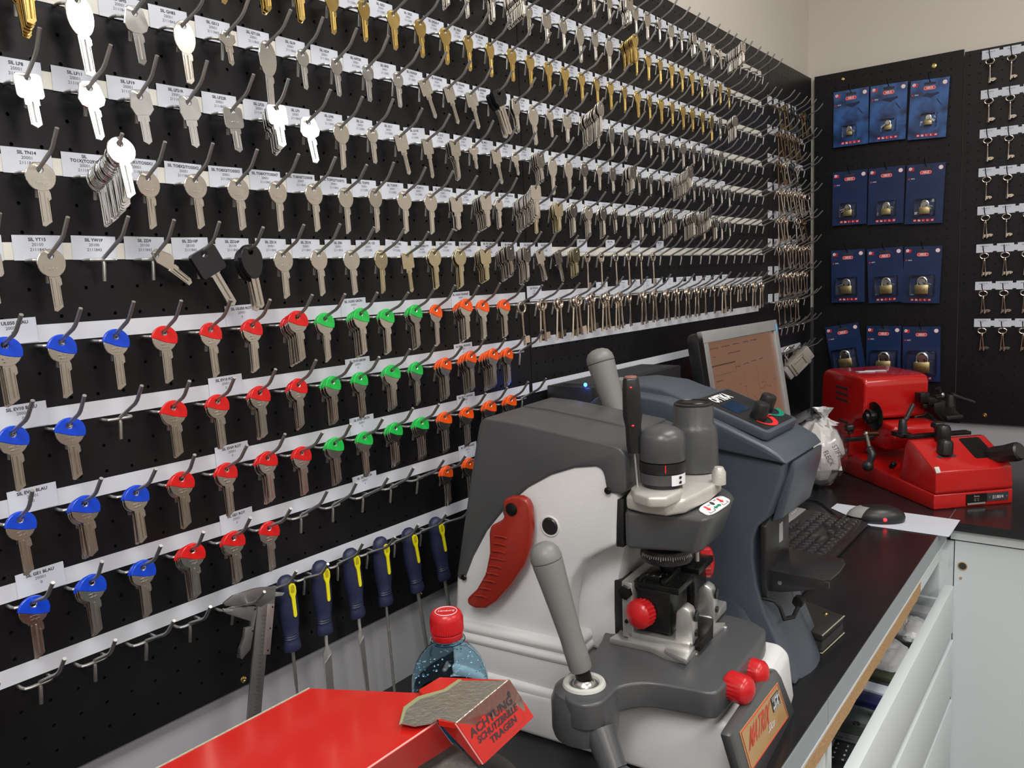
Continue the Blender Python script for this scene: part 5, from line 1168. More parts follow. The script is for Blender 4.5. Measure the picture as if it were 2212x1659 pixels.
m_sd = mat('screen_text', (.02, .012, .01), .4); nb = m_sd.node_tree.nodes['Principled BSDF']; nb.inputs['Emission Color'].default_value = (.10, .05, .035, 1); nb.inputs['Emission Strength'].default_value = .4
b = MB(); SWD = sx1 - sx0
def sq(x, y, w_, h_): b.quad(MQ(sx0 + x, sy0 + y, -.0055), MQ(sx0 + x + w_, sy0 + y, -.0055), MQ(sx0 + x + w_, sy0 + y + h_, -.0055), MQ(sx0 + x, sy0 + y + h_, -.0055))
sq(0, 0, SWD, .0016); sq(0, .050, .115, .0030); sq(.114, .050, .0008, .022); sq(0, .072, .115, .0006)
rg = random.Random(11)
for (x, y, n_) in ((.012, .014, 9), (.065, .0135, 9), (.115, .013, 8), (.165, .0125, 7), (.205, .012, 8), (.02, .032, 3), (.09, .030, 14), (.115, .062, 5), (.155, .060, 6), (.195, .058, 6), (.235, .057, 5), (.02, .083, 7), (.04, .125, 5), (.09, .118, 5), (.03, .172, 10)):
    for i in range(n_): sq(x + i * .0042, y, .0030, .0020 if rg.random() < .6 else .0028)
for i in range(30):
    x = rg.uniform(.02, SWD - .03); y = rg.uniform(.10, .25)
    for j in range(rg.randint(2, 5)): sq(x + j * .0036, y, .0024, .0012)
for x in (.15, .215): sq(x, .07, .0006, .16)
for i in range(14):
    x = rg.uniform(.11, SWD - .05); y = rg.uniform(.09, .26); ll = rg.uniform(.012, .03); an = rg.uniform(-.7, .9); b.quad(MQ(sx0 + x, sy0 + y, -.0055), MQ(sx0 + x + ll * math.cos(an), sy0 + y + ll * math.sin(an), -.0055), MQ(sx0 + x + ll * math.cos(an), sy0 + y + ll * math.sin(an) + .001, -.0055), MQ(sx0 + x, sy0 + y + .001, -.0055))
b.build('screen_content', m_sd, t, smooth=False)
b = MB(); sq(.008, .148, .006, .009); b.build('screen_icon', m_ink, t)
MB().quad(MQ(MW_ - .013, .010, .0006), MQ(MW_ - .003, .010, .0006), MQ(MW_ - .003, .030, .0006), MQ(MW_ - .013, .030, .0006)).build('blue_sticker', mat('sticker_blue', (.18, .45, .75), .4), t)
bp_ = MQ(MW_ / 2, MHH * .7, -.05)
MB().box((bp_.x - .02, bp_.y - .03, CT + .012), (bp_.x + .012, bp_.y + .03, bp_.z)).build('stand_neck', m_bplas, t, bevel=.004)
MB().lathe([(.10, 0), (.10, .006), (.06, .014)], (bp_.x + .01, bp_.y, CT), (0, 0, 1), 36).build('stand_base', m_bplas, t)

# ================================================================ KEYBOARD, MOUSE, PAPER, WALLET
t = thing('keyboard', 'black keyboard with silver rear strip lying between machine and mouse', 'keyboard', (.28, 1.26, CT))
KX0, KX1, KY0, KY1 = .205, .368, 1.035, 1.486
MB().prism([Vector((x, KY0, CT + z)) for x, z in ((KX1, .001), (KX1, .009), (KX1 - .012, .0135), (KX0 + .01, .022), (KX0, .021), (KX0, .001))], (0, KY1 - KY0, 0)).build('body', m_bplas, t, bevel=.0025)
def kz(x): return CT + .0140 + (KX1 - .012 - x) * .058
MB().prism([Vector((x, KY0 + .004, z)) for x, z in ((KX0 + .004, kz(KX0 + .004) - .002), (KX0 + .034, kz(KX0 + .034) - .002), (KX0 + .034, kz(KX0 + .034) + .0018), (KX0 + .004, kz(KX0 + .004) + .0018))], (0, KY1 - KY0 - .008, 0)).build('silver_strip', m_silverp, t, bevel=.001)
for i in range(3): MB().lathe([(.0012, 0), (.001, .0006)], (KX0 + .02, KY1 - .03 - i * .012, kz(KX0 + .02) + .0017), (0, 0, 1), 8).build('indicator', m_lwht, t)
def cap_mesh_k(wy):
    b = MB(); a, c = .0165 / 2, wy / 2
    b.hexa([Vector((x, y, 0)) for x, y in ((-a, -c), (a, -c), (a, c), (-a, c))] + [Vector((x * .74, y * (c - .0022) / c, .0078)) for x, y in ((-a, -c), (a, -c), (a, c), (-a, c))]); return local_mesh(b, 'keycap', m_keycap, bevel=.0009)
m_keycap = mat('keycap_plastic', (.028, .028, .030), .3)
KC = {}
PT = .0188; y0k = KY0 + .010
rows = [(KX1 - .022 - i * PT) for i in range(5)] + [KX1 - .022 - 5 * PT - .004]
LAY = [[(0, 1.3), (1.4, 1.2), (2.7, 1.2), (4, 5.8), (10, 1.2), (11.3, 1), (12.4, 1.2), (13.7, 1.3)], [(0, 2.0)] + [(2.1 + i, 1) for i in range(10)] + [(12.2, 2.8)], [(0, 1.6)] + [(1.7 + i, 1) for i in range(11)] + [(12.8, 2.2)], [(0, 1.4)] + [(1.5 + i, 1) for i in range(12)] + [(13.6, 1.4)], [(i, 1) for i in range(13)] + [(13, 2)], []]
NAV = [[(0, 1), (1, 1), (2, 1)], [(1, 1)], [], [(0, 1), (1, 1), (2, 1)], [(0, 1), (1, 1), (2, 1)], [(0, 1), (1, 1), (2, 1)]]
PAD = [[(0, 2), (2, 1), (3, 1)], [(0, 1), (1, 1), (2, 1), (3, 1)], [(0, 1), (1, 1), (2, 1)], [(0, 1), (1, 1), (2, 1), (3, 1)], [(0, 1), (1, 1), (2, 1), (3, 1)], []]
LEG = {}
for i, xr in enumerate(rows):
    for off, lst in ((0, LAY[i]), (15.4 * PT, NAV[i]), (18.8 * PT, PAD[i])):
        for c, wk in lst:
            wy = round(wk * PT - .0016, 4)
            if wy not in KC: KC[wy] = cap_mesh_k(wy)
            o = link('keycap', KC[wy], t); yy = y0k + off + (c + wk / 2) * PT
            if yy > KY1 - .006: continue
            o.location = Vector((xr, yy, kz(xr) - .003)) - origin(t)
t = thing('mouse', 'black and silver optical mouse glowing red on white paper', 'mouse', (.368, 1.54, CT))
m0, m1 = at(1828, 1122, z=CT), at(1953, 1128, z=CT); md = (m1 - m0); ml = .118; md.normalize(); ms = Vector((-md.y, md.x, 0)); mc = (m0 + m1) / 2
def mouse_ring(h, sc):
    return [mc + md * (ml / 2 * sc * math.cos(a) * (1 - .06 * math.sin(a) ** 2)) + ms * (.032 * sc * math.sin(a) * (1 + .08 * math.cos(a))) + Vector((0, 0, h * (1 - .10 * math.cos(a) * 0))) for a in [2 * math.pi * i / 32 for i in range(32)]]
hts = [(.0015, .95), (.004, 1.0), (.012, 1.0), (.020, .93), (.028, .78), (.033, .56), (.0355, .30), (.0362, .02)]
rings = [[q + Vector((0, 0, 0)) for q in mouse_ring(h, s_)] for h, s_ in hts]
MB().loft([[q + md * .006 * (h / .036) for q in mouse_ring(h, s_)] for h, s_ in hts]).build('shell', m_bplas, t, angle=60)
rs = []
for h, s_ in hts[2:6]:
    rr = [q + md * .006 * (h / .036) for q in mouse_ring(h + .0004, s_ * 1.012)]; rs.append([rr[i] for i in range(11, 22)])
MB().loft(rs, close=False).build('silver_cover', m_silverp, t, angle=60)
MB().ball(mc + md * .016 - ms * .0290 + Vector((0, 0, .012)), .0045, 12, (1.2, .9, 1)).build('red_light', glow('red_led', (1, .02, .03), 3.0), t)
tag(MB().tube(smooth_path([mc - md * .055 + Vector((0, 0, .008)), mc - md * .075 + Vector((0, .005, .004)), at(1800, 1108, z=CT + .003), at(1770, 1085, z=CT + .003), at(1735, 1078, z=CT + .003), at(1700, 1082, z=CT + .003), at(1680, 1088, z=CT + .003)], 6), .0018, 8).build('cable', m_bplas), 'thin black mouse cable curving over the counter', 'cable')
pp = [at(u, v, z=CT + .0008) for u, v in ((1808, 1088), (2074, 1124), (2050, 1160), (1880, 1136), (1795, 1098))]
tag(MB().prism(pp, (0, 0, .0006)).build('paper_sheet', m_paper, smooth=False), 'white sheet of paper under the mouse at the counter corner', 'paper')
t = thing('wallet', 'worn black leather case with gold stud beside the slate blue machine', 'wallet', at(1765, 1350, z=CT))
wq = [at(u, v, z=CT + .030) for u, v in ((1722, 1294), (1738, 1296), (1824, 1329), (1776, 1372), (1742, 1360))]
m_lea = mat('worn_leather', (.016, .016, .015), .5, 0, .3, 40, .3, 150)
MB().prism(wq, (0, 0, -.012)).build('cover', m_lea, t, bevel=.003)
MB().prism([q - Vector((0, 0, .012)) + (sum(wq, Vector()) / 5 - q) * .04 for q in wq], (0, 0, -.010)).build('pages', mat('dark_pages', (.03, .03, .03), .8), t)
MB().prism([q - Vector((0, 0, .022)) for q in wq], (0, 0, -.007)).build('cover', m_lea, t, bevel=.002)
MB().lathe([(.004, 0), (.003, .0015)], at(1783, 1325, z=CT + .030), (0, 0, 1), 14).build('gold_stud', m_brass, t)
m_worn = mat('worn_edge', (.35, .32, .25), .9, 0, .5, 300)
def off(q, dz): return q - Vector((0, 0, dz))
MB().tube([off(wq[2], .001), off(wq[3], .001)], .0009, 6).build('worn_edge', m_worn, t); MB().tube([off(wq[2], .028), off(wq[3], .028), off(wq[3].lerp(wq[4], .1), .028)], .0010, 6).build('worn_edge', m_worn, t)
# plastic bag with paper
bc = at(1778, 1012, z=CT + .045); bc = Vector((bc.x - .010, bc.y + .01, CT + .089)); bc = CAM + (bc - CAM) * .985; bc.z = CT + .093; bc.x -= .006
t = thing('plastic_bag', 'knotted clear plastic bag stuffed with white paper beside red machine', 'bag', (bc.x, bc.y, CT))
m_clear = mat('clear_film', (1, 1, 1), .1); nt = m_clear.node_tree; out = [n for n in nt.nodes if n.type == 'OUTPUT_MATERIAL'][0]
g_ = nt.nodes.new('ShaderNodeBsdfGlossy'); g_.inputs['Roughness'].default_value = .15; tr = nt.nodes.new('ShaderNodeBsdfTransparent'); tr.inputs[0].default_value = (.93, .92, .95, 1); mx = nt.nodes.new('ShaderNodeMixShader'); lw = nt.nodes.new('ShaderNodeLayerWeight'); lw.inputs[0].default_value = .35
nt.links.new(lw.outputs['Facing'], mx.inputs[0]); nt.links.new(tr.outputs[0], mx.inputs[1]); nt.links.new(g_.outputs[0], mx.inputs[2]); nt.links.new(mx.outputs[0], out.inputs['Surface'])
m_pap = mat('folded_paper', (.66, .65, .62), .7, 0, .08, 18)
b = crumple('x', bc, .067, None, 21, 1.2, 16, .28); b.build('paper_filling', m_pap, t, smooth=False)
b = crumple('x', bc, .073, None, 22, 1.18, 30, .12)
b.build('bag_film', m_clear, t, angle=25)
kn = bc + Vector((.016, .0, .085))
b = MB(); rgs = []
for h, r_ in ((-.012, .030), (-.002, .012), (.004, .0065), (.010, .009), (.020, .018), (.027, .022)):
    rgs.append([kn + Vector((-.15 * h, 0, h)) + Vector((math.cos(a), math.sin(a), 0)) * r_ * (1 + .25 * math.sin(5 * a + h * 200)) for a in [2 * math.pi * i / 20 for i in range(20)]])
b.loft(rgs, True, False); b.build('knot', m_bag, t, angle=20)
dv = (CAM - bc).normalized(); rt_ = Vector((-dv.y, dv.x, 0)).normalized(); up_ = dv.cross(rt_)
rt2 = (rt_ * .45 - up_ * .9).normalized(); up2 = dv.cross(rt2).normalized()
for s_, u, v in (('STIFT', 1808, 975), ('FLECK', 1790, 990)):
    d_ = ray(u, v).normalized(); o_ = CAM + d_ * ((bc - CAM).length - .082)
    text(s_, .017, o_, rt2, up2, m_ink, t, 'handwriting', sx=.8)

# ================================================================ RED KEY CUTTING MACHINE (back corner)
R_ = Fr((.462, 1.675, CT), 45)
t = thing('key_cutting_machine', 'old red enamelled key cutting machine standing in the far corner', 'machine', R_.w(.1, .2, 0))
def aprof(pts, a0, a1): return MB().prism([R_.w(a0, b, z) for b, z in pts], R_.ex * (a1 - a0))
aprof([(0, .002), (.004, 0), (.455, 0), (.46, .005), (.455, .045), (.32, .060), (.30, .056), (.20, .045), (.0, .036)], 0, .195).build('base', m_redp, t, bevel=.006, seg=3)
aprof([(.0, .037), (-.004, .042), (.0, .088), (.012, .098), (.090, .142), (.104, .142), (.112, .130), (.120, .090), (.128, .060), (.135, .044), (.10, .038)], .002, .191).build('front_housing', m_redp, t, bevel=.008, seg=3)
aprof([(.095, .040), (.095, .125), (.150, .118), (.175, .105), (.20, .05)], .045, .150).build('carriage_block', m_redp, t, bevel=.004)
aprof([(.262, .165), (.258, .255), (.266, .270), (.30, .274), (.44, .276), (.462, .268), (.472, .25), (.478, .11), (.455, .045), (.34, .050), (.325, .13), (.30, .155)], -.012, .165).build('rear_housing', m_redp, t, bevel=.014, seg=4)
aprof([(.20, .155), (.255, .160), (.32, .150), (.34, .09), (.24, .085), (.20, .12)], .030, .160).build('cutter_guard', m_redp, t, bevel=.012, seg=3)
for i in range(4):
    p0, p1 = [(1805, 831), (1806, 844), (1807, 857), (1812, 904)][i], [(1832, 839), (1832, 852), (1832, 865), (1832, 912)][i]
    q0, q1 = R_.front(*p0, -.0125), R_.front(*p1, -.0125); MB().hexa([q0 + R_.ex * .0005, q1 + R_.ex * .0005, q1 - R_.ex * .0004, q0 - R_.ex * .0004] + [q - Vector((0, 0, .006)) for q in (q0 + R_.ex * .0005, q1 + R_.ex * .0005, q1 - R_.ex * .0004, q0 - R_.ex * .0004)]).build('vent_slot', m_ink, t)
wc = R_.front(1890, 899, .004); MB().lathe([(.036, 0), (.0365, .002), (.034, .003)], wc, -R_.ex, 40).build('cutting_wheel', m_bsteel, t)
MB().lathe([(.015, .003), (.015, .010), (.018, .011), (.018, .020), (.012, .022), (.010, .028)], wc, -R_.ex, 30, flute=(.05, .0175)).build('wheel_hub', m_bsteel, t)
stc = [R_.w(a, b, .2752) for a, b in ((.02, .34), (.06, .33), (.07, .345), (.095, .335), (.10, .35), (.05, .362), (.045, .352), (.02, .356))]
MB().prism(stc, (0, 0, .0016)).build('torn_sticker', m_paper, t)
# name plates on the front
f0 = R_.side(2086, 1094, -.0022); 
def FP(a, z, n=.0025): return R_.w(a, -n, z)
MB().hexa([FP(a, z, n) for z in (.006, .031) for a, n in ((.078, -.002), (.126, -.002), (.126, .003), (.078, .003))]).build('maker_plate', m_bsteel, t)
MB().hexa([FP(a, z, n) for z in (.012, .030) for a, n in ((.128, -.002), (.181, -.002), (.181, .003), (.128, .003))]).build('number_plate', m_ink, t)
text('51/80/4', .0105, FP(.1545, .0205, .0034), R_.ex, (0, 0, 1), m_lwht, t, 'plate_lettering', sx=.85)
for a in (.133, .176): MB().lathe([(.0022, 0), (.002, .0008)], FP(a, .021, .0032), -R_.ey, 10).build('screw', m_steel, t)
text('Iltona', .006, FP(.102, .026, .0034), R_.ex, (0, 0, 1), m_cast, t, 'plate_lettering')
for z in (.020, .016): text('Typ   Nr.', .0035, FP(.102, z, .0034), R_.ex, (0, 0, 1), m_cast, t, 'plate_lettering')
MB().hexa([FP(a, z, n) for z in (.007, .011) for a, n in ((.080, .0028), (.124, .0028), (.124, .0035), (.080, .0035))]).build('plate_strip', m_alu, t)
# worn spot, window recess, knobs, crank
MB().prism([R_.w(a, b, z) + (R_.ex * 0) for a, b, z in ((.0015, -.0035, .086), (.012, -.0035, .087), (.014, .006, .0975), (.004, .008, .097))], (0, 0, .0012)).build('bare_chip', m_cast, t)
sl_ = (R_.w(0, .090, .142) - R_.w(0, .012, .098)).normalized(); sn_ = R_.ex.cross(sl_); sn_ = sn_ if sn_.z > 0 else -sn_
def SP(a, b, n=0): return R_.w(a, .012, .098) + sl_ * b + sn_ * n
MB().prism([SP(.115 + p[0], .050 + p[1], .0002) for p in rrect(.030, 0, .052, .070, .006)], sn_ * .0008).build('black_window', m_bsteel, t)
MB().prism([SP(.055 + p[0], .030 + p[1], .0002) for p in rrect(0, 0, .048, .009, .0045)], sn_ * .0004).build('slot', m_ink, t)
kb = SP(.055, .036, 0); knob(kb, Vector((0, .03, 1)), .0155, .034, m_bplas, t, 'black_knob', 24, .1, .10)
kb2 = SP(.075, .078, 0); knob(kb2, Vector((0, .03, 1)), .0155, .040, m_bplas, t, 'black_knob', 24, .1, .10)
h0 = R_.front(2140, 985, .165); h1 = R_.front(2200, 975, .185); hd_ = (h1 - h0).normalized()
MB().lathe([(.006, -.02), (.0165, .0), (.0205, .012), (.0195, .045), (.0215, .068), (.021, .078), (.017, .082), (0, .0825)], h0 - hd_ * .01, hd_, 20, flute=(-.06, .0185)).build('crank_grip', m_bplas, t)
# black slide bar with levers
b0 = R_.w(.040, .118, .148)
MB().hexa([R_.w(a, b, z) for z in (.142, .150) for a, b in ((.010, .108), (.170, .108), (.170, .130), (.010, .130))]).build('slide_bar', m_bsteel, t, bevel=.001)
MB().hexa([R_.w(a, b, z) for z in (.140, .152) for a, b in ((.004, .128), (.030, .128), (.030, .172), (.004, .172))]).build('clamp_block', m_bsteel, t, bevel=.002)
cl = R_.w(.017, .145, .152); MB().lathe([(.011, 0), (.010, .012), (.0085, .028), (.006, .032)], cl, (0, 0, 1), 20).build('clamp_post', m_bplas, t)
MB().tube([cl + Vector((0, 0, .024)), cl + (RT * .010 - DN * .034), cl + (RT * .026 - DN * .068)], [.0065, .0060, .0050], 8).build('clamp_lever', m_bplas, t, bevel=.0008)
sk = R_.w(.095, .125, .150); MB().lathe([(.009, 0), (.009, .010), (.017, .012), (.016, .024), (.010, .026)], sk, (0, 0, 1), 5).build('star_knob', m_bplas, t, bevel=.002)
# left gauge arm
ga = R_.front(1793, 952, -.085); gb = R_.front(1888, 945, .010); gdv = (gb - ga).normalized(); gs = Vector((-gdv.y, gdv.x, 0)).normalized()
def bar(p, q, w_, h_, name, m, par=t, bev=.0008):
    d = (q - p).normalized(); s_ = Vector((-d.y, d.x, 0)).normalized(); u_ = d.cross(s_)
    return MB().hexa([p + s_ * x * w_ + u_ * y * h_ for x, y in ((-1, -1), (1, -1), (1, 1), (-1, 1))] + [q + s_ * x * w_ + u_ * y * h_ for x, y in ((-1, -1), (1, -1), (1, 1), (-1, 1))]).build(name, m, par, bevel=bev)
bar(ga + gdv * .014, gb, .0055, .0055, 'gauge_bar', m_bsteel); bar(ga, ga + gdv * .015, .0062, .0062, 'blue_tape', m_cap['B'])
gh = ga + gdv * .052; bar(gh + Vector((0, 0, -.014)), gh + Vector((0, 0, .016)), .009, .009, 'gauge_clamp', m_bsteel, bev=.002)
MB().lathe([(.008, .014), (.008, .022), (.0135, .024), (.0145, .036), (.009, .039)], gh, (-.15, .0, 1), 5).build('star_knob', m_bplas, t, bevel=.002)
# swinging arm with ball handle
a0 = R_.front(1899, 937, -.015); a1 = R_.front(1871, 937, -.035); a2 = R_.front(1880, 972, -.045); a3 = R_.front(1884, 985, -.045); a4 = R_.front(1875, 1006, -.055)
MB().tube([a0, a1], .0052, 10).build('arm_pivot', m_bronze, t); MB().ball(a1, .0075, 12).build('arm_joint', mat('dull_steel', (.35, .31, .27), .4, 1), t)
MB().tube([a1, a2], .0042, 10).build('arm_rod', mat('dull_steel', (.35, .31, .27), .4, 1), t)
MB().tube(smooth_path([a2 + Vector((0, 0, .008)), a2, a3, a4]), [.0060 + .0035 * math.sin(i / 18 * 3.1) for i in range(19)], 14).build('arm_grip', m_bplas, t)
MB().ball(a4, .0135, 18).build('arm_ball', m_bplas, t)
bar(R_.front(1932, 1000, .0), R_.front(1925, 1010, .0), .005, .005, 'black_slot', m_bsteel)
# right rear clamp mechanism
for (u, v, a_, sz, nm) in ((1992, 858, .150, .013, 'rear_clamp'), (2008, 866, .165, .010, 'rear_clamp')):
    c = R_.side(u, v, .235); MB().hexa([c + R_.ex * x * sz + R_.ey * y * sz + Vector((0, 0, z * sz)) for z in (-1, 1) for x, y in ((-1, -1), (1, -1), (1, 1), (-1, 1))]).build(nm, m_bsteel, t, bevel=.003)
c = R_.side(1996, 872, .235); bar(c, R_.side(1996, 882, .235), .006, .006, 'clamp_stem', m_bsteel)
c0_, c1_ = R_.side(2018, 857, .24), R_.side(2034, 853, .26); MB().tube([c0_, c1_], .0045, 10).build('pivot_rod', m_bronze, t); MB().ball(c1_, .0072, 14).build('pivot_ball', m_alu, t)
MB().tube([c1_, R_.side(2026, 838, .26)], [.004, .0075], 12).build('rear_grip', m_bplas, t)
blk = [R_.side(u, v, .22) for u, v in ((2018, 872), (2045, 866), (2076, 895), (2074, 915), (2040, 912), (2018, 890))]; MB().prism(blk, R_.ey * .04).build('rear_carriage', m_bsteel, t, bevel=.002)
blk = [R_.side(u, v, .21) for u, v in ((2045, 900), (2080, 896), (2082, 903), (2046, 908))]; MB().prism(blk, R_.ey * .03).build('rear_rail', m_bplas, t, bevel=.001)
p0, p1, p2 = R_.side(2052, 878, .22), R_.side(2055, 853, .22), R_.side(2104, 869, .22); MB().lathe([(.011, 0), (.010, .018), (.0075, .030)], p0, (0, 0, 1), 16).build('lever_post', m_bplas, t)
MB().tube([p1, (p1 + p2) / 2, p2], [.0065, .0042, .0045], 8).build('clamp_lever', m_bplas, t)

# ================================================================ BOTTLE
bp = at(963, 1315, z=CT + .268); bx, by = bp.x, bp.y
t = thing('water_bottle', 'blue plastic water bottle with red ribbed cap beside the grey machine', 'bottle', (bx, by, CT))
m_pet = mat('blue_plastic_bottle', (.35, .62, .80), .06); nt = m_pet.node_tree; bs = nt.nodes['Principled BSDF']
bs.inputs['Transmission Weight'].default_value = 1; bs.inputs['IOR'].default_value = 1.12
for l_ in list(nt.links):
    if l_.to_socket == bs.inputs['Base Color'] or l_.to_socket == bs.inputs['Roughness']: nt.links.remove(l_)
bs.inputs['Base Color'].default_value = (.66, .86, .96, 1); bs.inputs['Roughness'].default_value = .04
BR = .0352
out_ = [(.0, .001), (.022, .001), (.031, .004), (BR, .012), (BR, .155), (BR, .185), (BR - .0002, .195), (.0345, .2035), (.0326, .212), (.0293, .2195), (.0248, .2260), (.0190, .2315), (.0148, .2345), (.0128, .2375), (.0128, .248)]
inn_ = [(max(r - .0009, 0), z if i else .002) for i, (r, z) in enumerate(out_)]
rings = lambda pr: pr
MB().lathe(out_ + inn_[::-1], (bx, by, CT), (0, 0, 1), 48).build('bottle_body', m_pet, t, angle=60)
m_wat = mat('water', (.30, .52, .66), .02); bs = m_wat.node_tree.nodes['Principled BSDF']
for l_ in list(m_wat.node_tree.links):
    if l_.to_socket == bs.inputs['Base Color'] or l_.to_socket == bs.inputs['Roughness']: m_wat.node_tree.links.remove(l_)
bs.inputs['Base Color'].default_value = (.70, .88, .97, 1); bs.inputs['Transmission Weight'].default_value = 1; bs.inputs['IOR'].default_value = 1.33; bs.inputs['Roughness'].default_value = .0
MB().lathe([(0, .003), (.021, .003), (.030, .006), (BR - .0014, .013), (BR - .0014, .158), (BR - .0014, .186), (0, .186)], (bx, by, CT), (0, 0, 1), 48).build('water', m_wat, t, angle=60)
MB().lathe([(BR + .0004, .070), (BR + .0006, .071), (BR + .0006, .150), (BR + .0004, .151), (BR + .0001, .151), (BR + .0001, .070)], (bx, by, CT), (0, 0, 1), 48).build('paper_sleeve', m_paper, t)
for i in range(10):
    a = math.radians(-150 + i * 9); d = Vector((math.cos(a), math.sin(a), 0)); MB().quad(*[Vector((bx, by, CT)) + Vector((math.cos(a + da), math.sin(a + da), 0)) * (BR + .0009) + Vector((0, 0, z)) for da, z in ((0, .143), (.07, .143), (.07, .146), (0, .146))]).build('sleeve_print', mat('print_blue', (.05, .06, .3), .5), t)
MB().ring((bx, by, CT + .2395), (0, 0, 1), .0150, .0013, 32, 8).build('neck_ring', m_pet, t)
b = MB(); b.lathe([(.0140, .2415), (.0143, .2420), (.0143, .2465), (.0137, .2470)], (bx, by, CT), (0, 0, 1), 40); b.build('seal_band', m_redk, t)
MB().lathe([(.0140, .2475), (.0146, .2485), (.0146, .2600), (.0138, .2640), (.0125, .2655), (0, .2658)], (bx, by, CT), (0, 0, 1), 96, flute=(.035, .0143)).build('screw_cap', m_redk, t)
MB().ring((bx, by, CT + .2659), (0, 0, 1), .0098, .0003, 40, 6).build('cap_ring', m_lwht, t)
vwb = Vector((CAM.x - bx, CAM.y - by, 0)).normalized(); rtb = Vector((-vwb.y, vwb.x, 0))
text('Himberg', .0050, (bx, by, CT + .2662), rtb, -vwb, m_lwht, t, 'cap_lettering', sx=.85, shear=.2)
rg = random.Random(4); b = MB()
for i in range(150):
    a = rg.uniform(0, 6.28); z = rg.uniform(.190, .230); 
    for (r0, z0), (r1, z1) in zip(inn_, inn_[1:]):
        if z0 <= z <= z1: rr = r0 + (r1 - r0) * (z - z0) / (z1 - z0); break
    s_ = rg.uniform(.0004, .0011); b.ball(Vector((bx + math.cos(a) * (rr - .0002), by + math.sin(a) * (rr - .0002), CT + z)), s_, 6)
b.build('water_drops', m_wat, t)

# ================================================================ RED GRINDER COVER (foreground)
t = thing('bench_grinder', 'red sheet metal guard of a bench grinder with worn bare steel nose', 'machine', (.30, .05, CT))
ZG = CT + .240
def zg(pts, dz=0): return [at(u, v, z=ZG + dz) for u, v in pts]
m_rs = mat('glossy_red_sheet', (.50, .013, .009), .20, 0, .08, 6, .05, 18, coat=.3)
top_ = zg([(668, 1487), (905, 1497), (925, 1503), (943, 1560), (760, 1684), (520, 1850), (120, 1760), (340, 1659)])
MB().prism(top_, (0, 0, -.0016)).build('sheet_cover', m_rs, t)
e0 = top_[7]; e1 = top_[0]
MB().tube([e0 + (e0 - e1) * .4, e0, (e0 + e1) / 2, e1], .0009, 6).build('worn_edge', m_worn, t)
MB().prism([top_[0], top_[7], top_[6], top_[6] - Vector((0, 0, .20)), top_[7] - Vector((0, 0, .20)), top_[0] - Vector((0, 0, .20))], (-.0012, -.0006, 0)).build('side_sheet', m_rs, t)
sd_ = zg([(943, 1560), (760, 1684), (520, 1850)]); sd2 = [at(u, v, z=ZG - .028) for u, v in ((978, 1607), (830, 1700), (600, 1860))]
MB().prism([sd_[0], sd_[1], sd_[2], sd2[2], sd2[1], sd2[0]], (.0012, -.0012, 0)).build('flange', m_rs, t)
MB().tube(sd_, .0009, 6).build('worn_edge', mat('pink_edge', (.75, .3, .28), .5), t)
nz = .004
n0, n1, n2, n3 = zg([(950, 1463), (1098, 1469), (984, 1563), (948, 1557)], nz)
nose_top = zg([(905, 1490), (950, 1463), (1098, 1469), (984, 1563), (948, 1557), (935, 1530)], nz)
m_bare = mat('scratched_bare_steel', (.46, .43, .38), .36, .85, .22, 7, .5, 260)
MB().prism(nose_top, (0, 0, -.004)).build('nose_top', m_rs, t)
bare = zg([(866, 1562), (875, 1530), (905, 1508), (960, 1492), (992, 1470), (1097, 1470), (986, 1561), (948, 1552), (930, 1562), (895, 1568)], nz + .0004)
MB().prism(bare, (0, 0, -.0007)).build('bare_patch', m_bare, t)
MB().prism(zg([(862, 1565), (872, 1527), (903, 1504), (958, 1489), (990, 1467), (998, 1468), (965, 1492), (906, 1510), (878, 1532), (868, 1562)], nz + .0006), (0, 0, -.0004)).build('primer_edge', mat('olive_primer', (.25, .27, .14), .7), t)
n5 = at(1043, 1650, z=ZG - .030); n4 = n1 + (n5 - n2) * 1.0
MB().prism([n1, n4, n5, n2], (n1 - n4).cross(n5 - n4).normalized() * .0015).build('nose_front', m_rs, t)
fr_n = (n4 - n1).cross(n2 - n1).normalized(); fr_n = fr_n if fr_n.dot(CAM - n1) > 0 else -fr_n
def NF(x, y, n=.0006): return n2 + (n1 - n2) * x + (n5 - n2) * y + fr_n * n
bt = [NF(0, 0), NF(1.0, 0), NF(1.0, .55), NF(.93, .78), NF(.86, .50), NF(.72, .60), NF(.62, .35), NF(.48, .42), NF(.36, .22), NF(.2, .3), NF(.08, .1)]
MB().prism(bt, fr_n * .0009).build('bare_patch', m_bare, t)
MB().prism([n2, n5, at(1035, 1652, z=ZG - .031), at(950, 1562, z=ZG - .002)], (-.001, 0, 0)).build('nose_side', m_rs, t)
MB().tube([n1, n2], .0009, 6).build('worn_edge', m_bare, t); MB().tube([n2, n5], .0008, 6).build('worn_edge', mat('pink_edge', (.75, .3, .28), .5), t)
rv = (n1 - n2).normalized(); uv = (n2 - n5).normalized()
LN = (n1 - n2).length
for s_, y, k_, xx in (('ACHTUNG', .36, .125, .46), ('SCHUTZBRILLE', .56, .100, .48), ('TRAGEN', .75, .100, .50)):
    text(s_, LN * k_, NF(xx, y, .0018), rv, uv, m_ink, t, 'warning_lettering', bold=.00022, sx=1.12 if len(s_) > 8 else 1.3)
bb = MB()
for p, q in (((.08, .25), (.10, .92)), ((.10, .92), (.86, .92)), ((.86, .92), (.9, .6))): bb.tube([NF(p[0], p[1], .0012), NF(q[0], q[1], .0012)], .0004, 4)
bb.build('sticker_outline', m_ink, t)
MB().lathe([(.0018, 0), (.0018, .0004)], NF(.86, .22, .0016), fr_n, 10).build('rivet_hole', m_ink, t)
